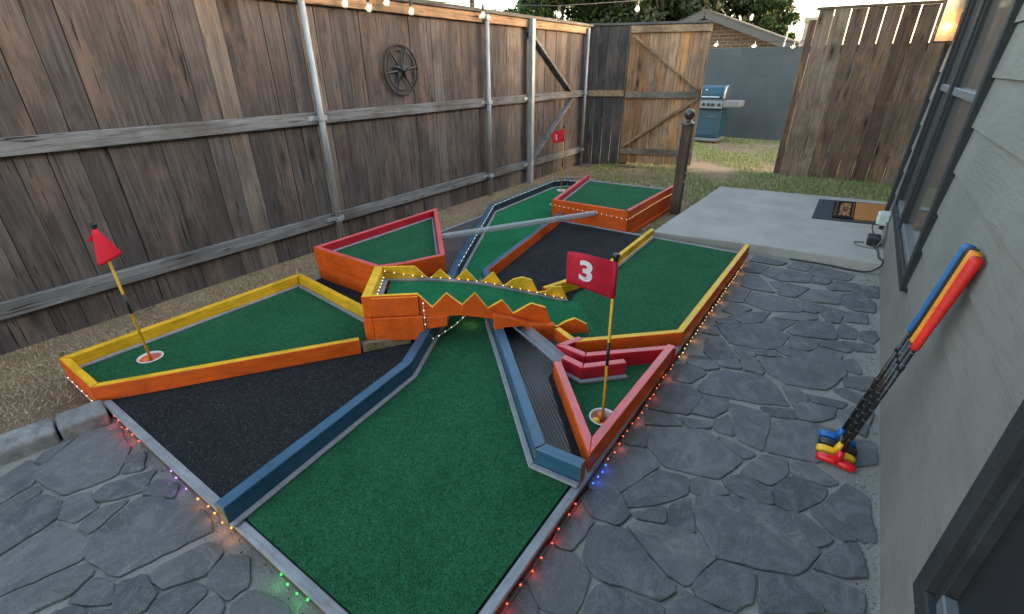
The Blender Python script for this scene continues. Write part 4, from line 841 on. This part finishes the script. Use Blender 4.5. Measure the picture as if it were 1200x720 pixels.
# ------------------------------------------------------------------ house on the right
house = thing('house', 'grey lap sided house wall with dark framed windows on the right', 'house', (HX, 2, 0))
mb = MB(); zs = [-.03, .215, .408, .599, .782, .970, 1.160, 1.354, 1.548, 1.74, 1.93, 2.12, 2.31, 2.5, 2.69]
WIN = [(2.93, 4.78, .37, 2.16), (-1.6, 1.12, .30, 1.9)]
def siding(y0, y1):
    for a, b in zip(zs, zs[1:]):
        cuts = [(y0, y1)]
        za, zb_ = a, b + .02
        segs = [(y0, y1, za, zb_)]
        for wy0, wy1, wz0, wz1 in WIN:
            new = []
            for s0, s1, c0, c1 in segs:
                if s1 <= wy0 or s0 >= wy1 or c1 <= wz0 or c0 >= wz1: new.append((s0, s1, c0, c1)); continue
                if s0 < wy0: new.append((s0, wy0, c0, c1))
                if s1 > wy1: new.append((wy1, s1, c0, c1))
                if c0 < wz0: new.append((max(s0, wy0), min(s1, wy1), c0, wz0))
                if c1 > wz1: new.append((max(s0, wy0), min(s1, wy1), wz1, c1))
            segs = new
        for s0, s1, c0, c1 in segs:
            xf = lambda z: HX - .012 + .012 * (z - a) / (b - a)
            mb.add([(xf(c0), s0, c0), (xf(c0), s1, c0), (HX + .02, s1, c0), (HX + .02, s0, c0), (xf(c1), s0, c1), (xf(c1), s1, c1), (HX + .02, s1, c1), (HX + .02, s0, c1)], [(3, 2, 1, 0), (4, 5, 6, 7), (0, 1, 5, 4), (1, 2, 6, 5), (2, 3, 7, 6), (3, 0, 4, 7)])
siding(-2.5, 5.30)
mb.build('siding', M['siding'], house)
mb = MB(); mb.box(HX + .06, HX + .1, -2.5, 5.3, -.05, 2.7); mb.box(HX + .1, 4.5, 5.42, 5.50, -.05, 2.7); mb.box(1.3, 1.38, 5.5, 8.0, -.05, 2.7); mb.box(HX + .1, 4.5, -2.5, -2.42, -.05, 2.7); mb.build('inner_wall', M['siding'], house)
mb = MB(); mb.box(HX - .035, HX + .1, 5.305, 5.43, -.04, 2.70); mb.build('corner_trim', M['frame'], house, .004)
mb = MB(); mb.box(HX - .35, 4.6, -2.6, 8.2, 2.72, 2.80); mb.build('roof', M['shingle'], house)
def window(y0, y1, z0, z1, mull, zr, pm='glass'):
    fr = .065; x0 = HX - .034; x1 = HX + .035
    mb = MB(); mb.box(x0, x1, y0, y0 + fr, z0, z1); mb.box(x0, x1, y1 - fr, y1, z0, z1); mb.box(x0, x1, y0 + fr + .001, y1 - fr - .001, z0, z0 + fr); mb.box(x0, x1, y0 + fr + .001, y1 - fr - .001, z1 - fr, z1)
    wnd = mb.build('window', M['frame'], house, .004)
    edges = [y0 + fr] + mull + [y1 - fr]
    for m_ in mull: mb = MB(); mb.box(x0 + .004, x1, m_ - .05, m_ + .05, z0 + fr + .001, z1 - fr - .001); mb.build('mullion', M['frame'], wnd, .004)
    for a, b in zip(edges, edges[1:]):
        a2 = a + (.051 if a in mull else .001); b2 = b - (.051 if b in mull else .001)
        mb = MB(); s = .03
        
        for ya, yb_ in ((a2, a2 + s), (b2 - s, b2)): mb = MB(); mb.box(x0 + .018, x1 - .02, ya, yb_, z0 + fr + .001, z1 - fr - .001); mb.build('sash_stile', M['frame'], wnd, .003)
        for za, zb_ in ((z0 + fr + .001, z0 + fr + .04), (zr - .02, zr + .02)): mb = MB(); mb.box(x0 + .016, x1 - .02, a2 + s + .001, b2 - s - .001, za, zb_); mb.build('sash_rail', M['framelight'], wnd, .003)
        mb = MB(); mb.box(HX + .006, HX + .012, a2 + .005, b2 - .005, z0 + fr, z1 - fr); mb.build('pane', M[pm], wnd)
    return wnd
window(*WIN[0], [4.03], 1.265); window(*WIN[1], [], 1.2, 'screen')
# lantern on the corner
lan = thing('wall_lantern', 'lit glass wall lantern glowing orange at the house corner', 'lantern', (HX - .04, 5.25, 1.7))
lx0, lx1, ly0, ly1, lz0, lz1 = .285, .400, 5.10, 5.215, 1.555, 1.90
mb = MB()
for x in (lx0, lx1):
    for y in (ly0, ly1): mb.box(x - .004, x + .004, y - .004, y + .004, lz0, lz1)
for z in (lz0, lz1):
    mb.box(lx0 + .0045, lx1 - .0045, ly0 - .004, ly0 + .004, z - .004, z + .004); mb.box(lx0 + .0045, lx1 - .0045, ly1 - .004, ly1 + .004, z - .004, z + .004)
    mb.box(lx0 - .004, lx0 + .004, ly0 + .0045, ly1 - .0045, z - .004, z + .004); mb.box(lx1 - .004, lx1 + .004, ly0 + .0045, ly1 - .0045, z - .004, z + .004)
mb.build('lantern_frame', M['iron'], lan)
mb = MB(); mb.box(lx0 + .005, lx1 - .005, ly0 - .001, ly0 + .001, lz0 + .005, lz1 - .005); mb.box(lx0 + .005, lx1 - .005, ly1 - .001, ly1 + .001, lz0 + .005, lz1 - .005); mb.box(lx0 - .001, lx0 + .001, ly0 + .005, ly1 - .005, lz0 + .005, lz1 - .005); mb.build('glass_panes', M['lampglass'], lan)
mb = MB(); mb.add([(lx0 - .02, ly0 - .02, lz1 + .005), (lx1 + .004, ly0 - .02, lz1 + .005), (lx1 + .004, ly1 + .02, lz1 + .005), (lx0 - .02, ly1 + .02, lz1 + .005), ((lx0 + lx1) / 2, (ly0 + ly1) / 2, lz1 + .09)], [(3, 2, 1, 0), (0, 1, 4), (1, 2, 4), (2, 3, 4), (3, 0, 4)]); mb.build('lantern_roof', M['iron'], lan)
mb = MB(); lc = Vector(((lx0 + lx1) / 2, (ly0 + ly1) / 2, 1.715)); mb.lathe([(.0005, .035), (.018, .03), (.027, .008), (.022, -.018), (.012, -.035), (.012, -.06), (.0005, -.06)], 14, lc); mb.build('bulb', M['lampglow'], lan, smooth=True)
lamp('lantern_light', lc + Vector((-.0, -.0, -.055)), (1, .40, .09), .9, .02)

# outlet box, adapter, cords, door mats
ou = thing('outlet_box', 'pale green outdoor outlet box on the house wall above the adapter', 'outlet', (.38, 5.0, .28)); mb = MB(); mb.box(.335, .397, 4.93, 5.06, .20, .30); mb.build('box', M['outletpale'], ou, .006); mb = MB(); mb.box(.315, .334, 4.94, 5.05, .205, .295); mb.build('cover', M['cupwhite'], ou, .004)
ad = thing('power_adapter', 'black power adapter block lying on the slab against the wall', 'adapter', (.33, 4.82, .076)); mb = MB(); mb.box(.285, .375, 4.72, 4.87, .0765, .145); mb.build('housing', M['blackplastic'], ad, .01, seg=2); mb = MB(); mb.box(.31, .35, 4.70, 4.719, .09, .12); mb.build('plug', M['blackplastic'], ad, .003)
def cord(label, pts, r, m):
    P = [Vector(p) for p in pts]; P = [P[0]] + P + [P[-1]]; out = []
    for i in range(1, len(P) - 2):
        a, b, c, d = P[i - 1:i + 3]
        for k in range(8): u = k / 8; out.append(.5 * (2 * b + (c - a) * u + (2 * a - 5 * b + 4 * c - d) * u * u + (3 * b - a - 3 * c + d) * u ** 3))
    mb = MB(); mb.tube(out + [P[-1]], r, 8); return tag(mb.build('extension_lead', m, smooth=True), label, 'cord', 'power leads by the house wall')
cord('black cord hanging from the outlet box to the adapter', [(.325, 5.0, .24), (.30, 4.96, .18), (.32, 4.88, .14)], .005, M['blackcord'])
cord('pale looped cord lying on the slab beside the adapter', [(.385, 4.95, .24), (.385, 4.75, .16), (.34, 4.66, .083), (.24, 4.66, .083), (.20, 4.74, .083), (.27, 4.78, .083)], .005, M['cord'])
cord('dark cord running along the wall from the adapter over the slab edge', [(.33, 4.70, .10), (.365, 4.58, .085), (.37, 4.42, .085), (.395, 4.34, .09), (.385, 4.265, .06), (.30, 4.235, .01), (.05, 4.235, .012), (-.2, 4.215, .014)], .006, M['blackcord'])
mb = MB(); mb.prism([(-.165, 5.36), (.385, 5.45), (.62, 5.56), (.62, 6.40), (-.17, 6.24)], .0755, .084); tag(mb.build('large_door_mat', M['matgrey'], bevel=.003), 'large dark grey ribbed mat lying under the welcome mat', 'door mat')
wm = thing('welcome_mat', 'black and orange coir doormat reading WELCOME on the slab', 'door mat', (.2, 5.8, .085))
mb = MB(); mb.prism([(-.005, 5.46), (.17, 5.485), (.17, 6.22), (-.02, 6.18)], .0845, .098); mb.build('black_half', M['coirblack'], wm, .003)
mb = MB(); mb.prism([(.172, 5.485), (.58, 5.57), (.58, 6.31), (.172, 6.22)], .0845, .098); mb.build('orange_half', M['coir'], wm, .003)
tv, tf = text_mesh('WELCOME', .118, .004); mb = MB(); mb.add([(.082 + q.y, 5.835 - q.x, .0995) for q in tv], tf)
for k in range(12):
    for xx in (.01, .155): mb.prism([(xx - .006, 5.53 + k * .055), (xx + .006, 5.53 + k * .055), (xx + .006, 5.545 + k * .055), (xx - .006, 5.545 + k * .055)], .0985, .0995)
mb.build('lettering', M['coirtext'], wm)

# brown post with ball finial
bp = thing('brown_wooden_post', 'dark brown square post with a round ball finial by the orange box', 'post', (-1.41, 5.12, 0)); mb = MB(); mb.box(-1.458, -1.368, 5.08, 5.17, -.05, .885); mb.build('shaft', M['post'], bp, .005)
mb = MB(); c = (-1.413, 5.125, 0); mb.lathe([(.066, .8865), (.066, .895), (.045, .912), (.022, .925), (.022, .935)], 20, c); mb.lathe([(.0505 * math.sin(R(a)), .980 - .0505 * math.cos(R(a))) for a in range(0, 181, 12)], 20, c); mb.build('finial', mat('bronze_finial', (.075, .06, .055), .3, .5, .5), bp, smooth=True)
mb = MB(); mb.tube([(-1.365, 5.10, .42), (-1.345, 5.10, .44), (-1.335, 5.10, .40), (-1.35, 5.10, .35), (-1.365, 5.10, .33)], .005, 6); mb.build('hook', M['steel'], bp)

# grill
gr = thing('barbecue_grill', 'blue gas grill with grey control panel in front of the block wall', 'grill', (-2.7, 10.9, 0))
mb = MB(); mb.box(-3.1, -2.345, 10.72, 11.25, .10, .63); mb.build('cabinet', M['grillblue'], gr, .01)
mb = MB(); mb.box(-2.72, -2.37, 10.70, 10.718, .14, .60); dr = mb.build('cabinet_door', M['grillblue'], gr, .006); mb = MB(); mb.tube([(-2.57, 10.68, .50), (-2.42, 10.68, .50)], .008, 6); mb.build('door_handle', M['steel'], dr)
mb = MB(); mb.box(-3.12, -2.33, 10.69, 11.27, .03, .09); mb.build('base', M['grillgrey'], gr, .008)
mb = MB(); mb.add([(-3.1, 10.63, .655), (-2.335, 10.63, .655), (-2.335, 10.72, .655), (-3.1, 10.72, .655), (-3.1, 10.67, .80), (-2.335, 10.67, .80), (-2.335, 10.72, .80), (-3.1, 10.72, .80)], [(3, 2, 1, 0), (4, 5, 6, 7), (0, 1, 5, 4), (1, 2, 6, 5), (2, 3, 7, 6), (3, 0, 4, 7)]); mb.build('control_panel', M['grillgrey'], gr, .008)
for x in (-2.70, -2.60, -2.52, -2.40):
    mb = MB(); mb.lathe([(.0005, .03), (.026, .028), (.03, .0)], 14, (x, 10.648, .725), mtx=Matrix.Rotation(R(90), 3, 'X')); mb.build('knob', M['blackplastic'], gr)
mb = MB(); mb.box(-2.33, -2.02, 10.66, 11.1, .685, .80); mb.build('side_shelf', M['grillgrey'], gr, .01)
mb = MB(); pr = [(10.70, .83), (10.70, .93), (10.76, 1.03), (10.88, 1.065), (11.15, 1.065), (11.22, .95), (11.22, .83)]; n = len(pr)
mb.add([(-3.1, y, z) for y, z in pr] + [(-2.36, y, z) for y, z in pr], [tuple(range(n - 1, -1, -1)), tuple(range(n, 2 * n))] + [(k, (k + 1) % n, (k + 1) % n + n, k + n) for k in range(n)]); lid = mb.build('lid', M['grillblue'], gr, .01)
mb = MB(); mb.add([(-2.358, y, z) for y, z in pr] + [(-2.325, y, z) for y, z in pr], [tuple(range(n - 1, -1, -1)), tuple(range(n, 2 * n))] + [(k, (k + 1) % n, (k + 1) % n + n, k + n) for k in range(n)]); mb.build('lid_end_cap', M['steel'], lid, .004)
mb = MB(); mb.tube([(-3.0, 10.66, .86), (-2.42, 10.66, .86)], .014, 8); mb.build('lid_handle', M['steel'], lid)
mb = MB(); mb.box(-2.72, -2.68, 10.73, 10.76, .955, .995); mb.build('thermometer', M['cupwhite'], lid)
for x in (-3.05, -2.4): 
    mb = MB(); mb.tube([(x - .02, 10.8, .0), (x + .02, 10.8, .0)], .045, 12); mb.build('wheel', M['blackplastic'], gr)

# wheel ornament on the fence
wo = thing('star_wheel_ornament', 'black round metal star ornament hanging on the grey fence', 'wall ornament', (FX + .03, 3.40, 1.385)); wc = Vector((FX + .022, 3.405, 1.385))
def ring(rad, r): return [wc + Vector((0, rad * math.cos(2 * math.pi * k / 40), rad * math.sin(2 * math.pi * k / 40))) for k in range(41)]
mb = MB(); mb.tube(ring(.205, .008), .0085, 6); mb.tube(ring(.165, .006), .006, 6); mb.build('ring', M['iron'], wo, smooth=True)
mb = MB()
for k in range(6):
    an = R(k * 60 + 8); d = Vector((0, math.cos(an), math.sin(an))); mb.tube([wc, wc + d * .205], [.011, .006], 6)
mb.build('spokes', M['iron'], wo)
mb = MB()
for k in range(5):
    an = R(90 + 72 * k); an2 = an + R(36); an0 = an - R(36); tip = wc + Vector((.006, .125 * math.cos(an), .125 * math.sin(an))); l_ = wc + Vector((.004, .045 * math.cos(an2), .045 * math.sin(an2))); r_ = wc + Vector((.004, .045 * math.cos(an0), .045 * math.sin(an0))); c0 = wc + Vector((.028, 0, 0)); bk = wc + Vector((-.004, 0, 0))
    mb.add([c0, tip, l_, r_, bk], [(0, 1, 2), (0, 3, 1), (4, 2, 1), (4, 1, 3)])
mb.build('star', M['iron'], wo); mb = MB(); mb.lathe([(.0005, .04), (.02, .036), (.028, .02), (.028, .01)], 14, wc, mtx=Matrix.Rotation(R(90), 3, 'Y')); mb.build('hub', M['iron'], wo, smooth=True)

# ------------------------------------------------------------------ putters leaning on the house wall
def putter(label, base, top, hm, gm_, yaw):
    a, b = Vector(base), Vector(top); d = (b - a).normalized(); L = (b - a).length
    t = thing('golf_putter', label, 'putter', (a.x, a.y, 0), 'putters leaning on the house wall')
    P = lambda s: a + d * s
    mb = MB(); mb.tube([P(.03), P(L * .64)], .0078, 10); sh = mb.build('shaft', M['blackplastic'], t, smooth=True)
    for k in range(9): mb = MB(); mb.tube([P(.12 + k * .052), P(.1225 + k * .052)], .0082, 10); mb.build('step_ring', M['steel'], sh)
    mb = MB(); mb.tube([P(L * .52), P(L * .545)], .0098, 10); mb.build('ferrule', M['poleblack'], sh, smooth=True)
    mb = MB(); mb.tube([P(L * .62), P(L * .63), P(L * .70), P(L * .985), P(L)], [.0105, .013, .013, .0182, .017], 14); mb.build('grip', gm_, t, smooth=True)
    mb = MB(); hd = Vector((math.cos(yaw), math.sin(yaw), 0)); pts = []
    for s in np.linspace(-.066, .066, 11):
        e = abs(s) / .066; pts.append(a + hd * (s * 1.0) + Vector((0, 0, .0175 - a.z + .004 * math.cos(s * 25))))
    mb.tube(pts, [.012, .0165, .018, .0175, .0165, .016, .0165, .0175, .018, .0165, .012], 12)
    mb.tube([Vector((a.x, a.y, .020)), P(.035), P(.058)], [.018, .0145, .0105], 12)
    mb.build('putter_head', hm, t, smooth=True); return t
yw = R(-4)
putter('red putter with red grip and red head leaning nearest the camera', (.251, 1.850, .02), (.382, 1.847, .895), M['head_red'], M['grip_red'], yw)
putter('yellow headed putter with orange grip behind the red one', (.248, 1.903, .02), (.382, 1.889, .900), M['head_yellow'], M['grip_yellow'], yw)
putter('black putter with black head and grip between yellow and blue ones', (.252, 1.952, .02), (.380, 1.934, .897), M['head_black'], M['grip_black'], yw)
putter('blue putter with blue head and grip farthest from the camera', (.248, 2.004, .02), (.380, 1.986, .893), M['head_blue'], M['grip_blue'], yw)

# concrete edging pavers
kp = [(-2.395, .345), (-2.425, .175), (-2.463, -.02), (-2.52, -.24), (-2.60, -.46)]
names = ['concrete edging paver touching the platform corner', 'long concrete edging paver in the middle of the row', 'concrete edging paver at the left edge of the photo', 'last concrete edging paver of the row away from the platform']
for i in range(4):
    a, b = Vector(kp[i]), Vector(kp[i + 1]); d = (b - a).normalized(); nrm_ = Vector((d.y, -d.x)); nrm_ = nrm_ if nrm_.x < 0 else -nrm_; a2, b2 = a + d * .005, b - d * .005
    mb = MB(); w_ = .125; z1 = .082 + random.uniform(-.004, .004); q = [a2, b2, b2 + nrm_ * w_, a2 + nrm_ * w_]; c2 = [a2 + nrm_ * .03 + d * .008, b2 + nrm_ * .03 - d * .008, b2 + nrm_ * (w_ - .012) - d * .008, a2 + nrm_ * (w_ - .012) + d * .008]
    mb.add([(p.x, p.y, -.03) for p in q] + [(p.x, p.y, z1 - .016) for p in q] + [(p.x, p.y, z1) for p in c2], [(k, (k + 1) % 4, (k + 1) % 4 + 4, k + 4) for k in range(4)] + [(k + 4, (k + 1) % 4 + 4, (k + 1) % 4 + 8, k + 8) for k in range(4)] + [(8, 9, 10, 11), (3, 2, 1, 0)])
    tag(mb.build('edging_paver', M['kerb'], bevel=.012, seg=3), names[i], 'paver', 'concrete pavers edging the patio')
# scrap boards at the back of the yard
for k, (a, b, lab) in enumerate([((-3.32, 5.95, .0), (-3.05, 6.12, .0), 'grey scrap board lying at the foot of the long fence'), ((-3.05, 7.30, .01), (-2.72, 7.36, .01), 'short brown scrap board lying at the foot of the gate')]):
    mb = MB(); mb.beam(a, b, .07, .03); tag(mb.build('scrap_board', M['raw'] if k else M['railx'], bevel=.003), lab, 'board', 'scrap boards')

# bulb string lights along the fence and the block wall
def bulb_string(label, cable, bulbs, group='bulb string lights', r=.028, drop=.0):
    t = thing('bulb_string_light', label, 'string lights', cable[0], group)
    mb = MB(); mb.tube(cable, .005, 6); mb.build('cable', M['blackcord'], t)
    for p in bulbs:
        p = Vector(p); mb = MB(); mb.tube([p + Vector((0, 0, .075)), p + Vector((0, 0, .03))], .0135, 8); sk = mb.build('socket', M['blackplastic'], t)
        mb = MB(); mb.lathe([(.0005, -.042), (r * .55, -.036), (r, -.012), (r * .9, .008), (r * .45, .03), (.0005, .031)], 12, p); mb.build('glass_bulb', M['bulbglass'], sk, smooth=True)
        mb = MB(); mb.lathe([(.0005, -.024), (.010, -.018), (.014, -.004), (.010, .012), (.0005, .02)], 8, p + Vector((0, 0, -.004))); mb.build('filament', M['filament'], sk, smooth=True)
bl = [(-3.50, 2.45 - .6, 1.87), (-3.50, 2.813, 1.854), (-3.50, 3.043, 1.842), (-3.50, 3.241, 1.895), (-3.50, 3.519, 1.853), (-3.50, 4.547, 1.893)]
bulb_string('glass bulb string light fixed along the cap of the grey fence', [(-3.5, .8, 1.95)] + [(-3.50, p[1], p[2] + .08) for p in bl], bl)
b2 = [(-3.0, 5.248, 1.914), (-2.5, 6.217, 2.013)]
bulb_string('glass bulb string light sagging free from fence post toward the house', [(-3.5, 4.55, 1.975), (-3.0, 5.248, 1.992), (-2.5, 6.217, 2.09), (-1.9, 7.6, 2.3), (-.5, 8.03, 2.35)], b2)
yb = 11.86; b3 = [(-2.94, yb, 1.815), (-2.19, yb, 1.775), (-1.48, yb, 1.745)]
bulb_string('glass bulb string light along the top of the dark block wall', [(-5.2, yb, 1.93)] + [(p[0], yb, p[2] + .08) for p in b3] + [(-.4, yb, 1.9)], b3, r=.045)
lamp('fairy_glow', (-1.0, 11.6, 1.75), (1, .6, .3), .3)
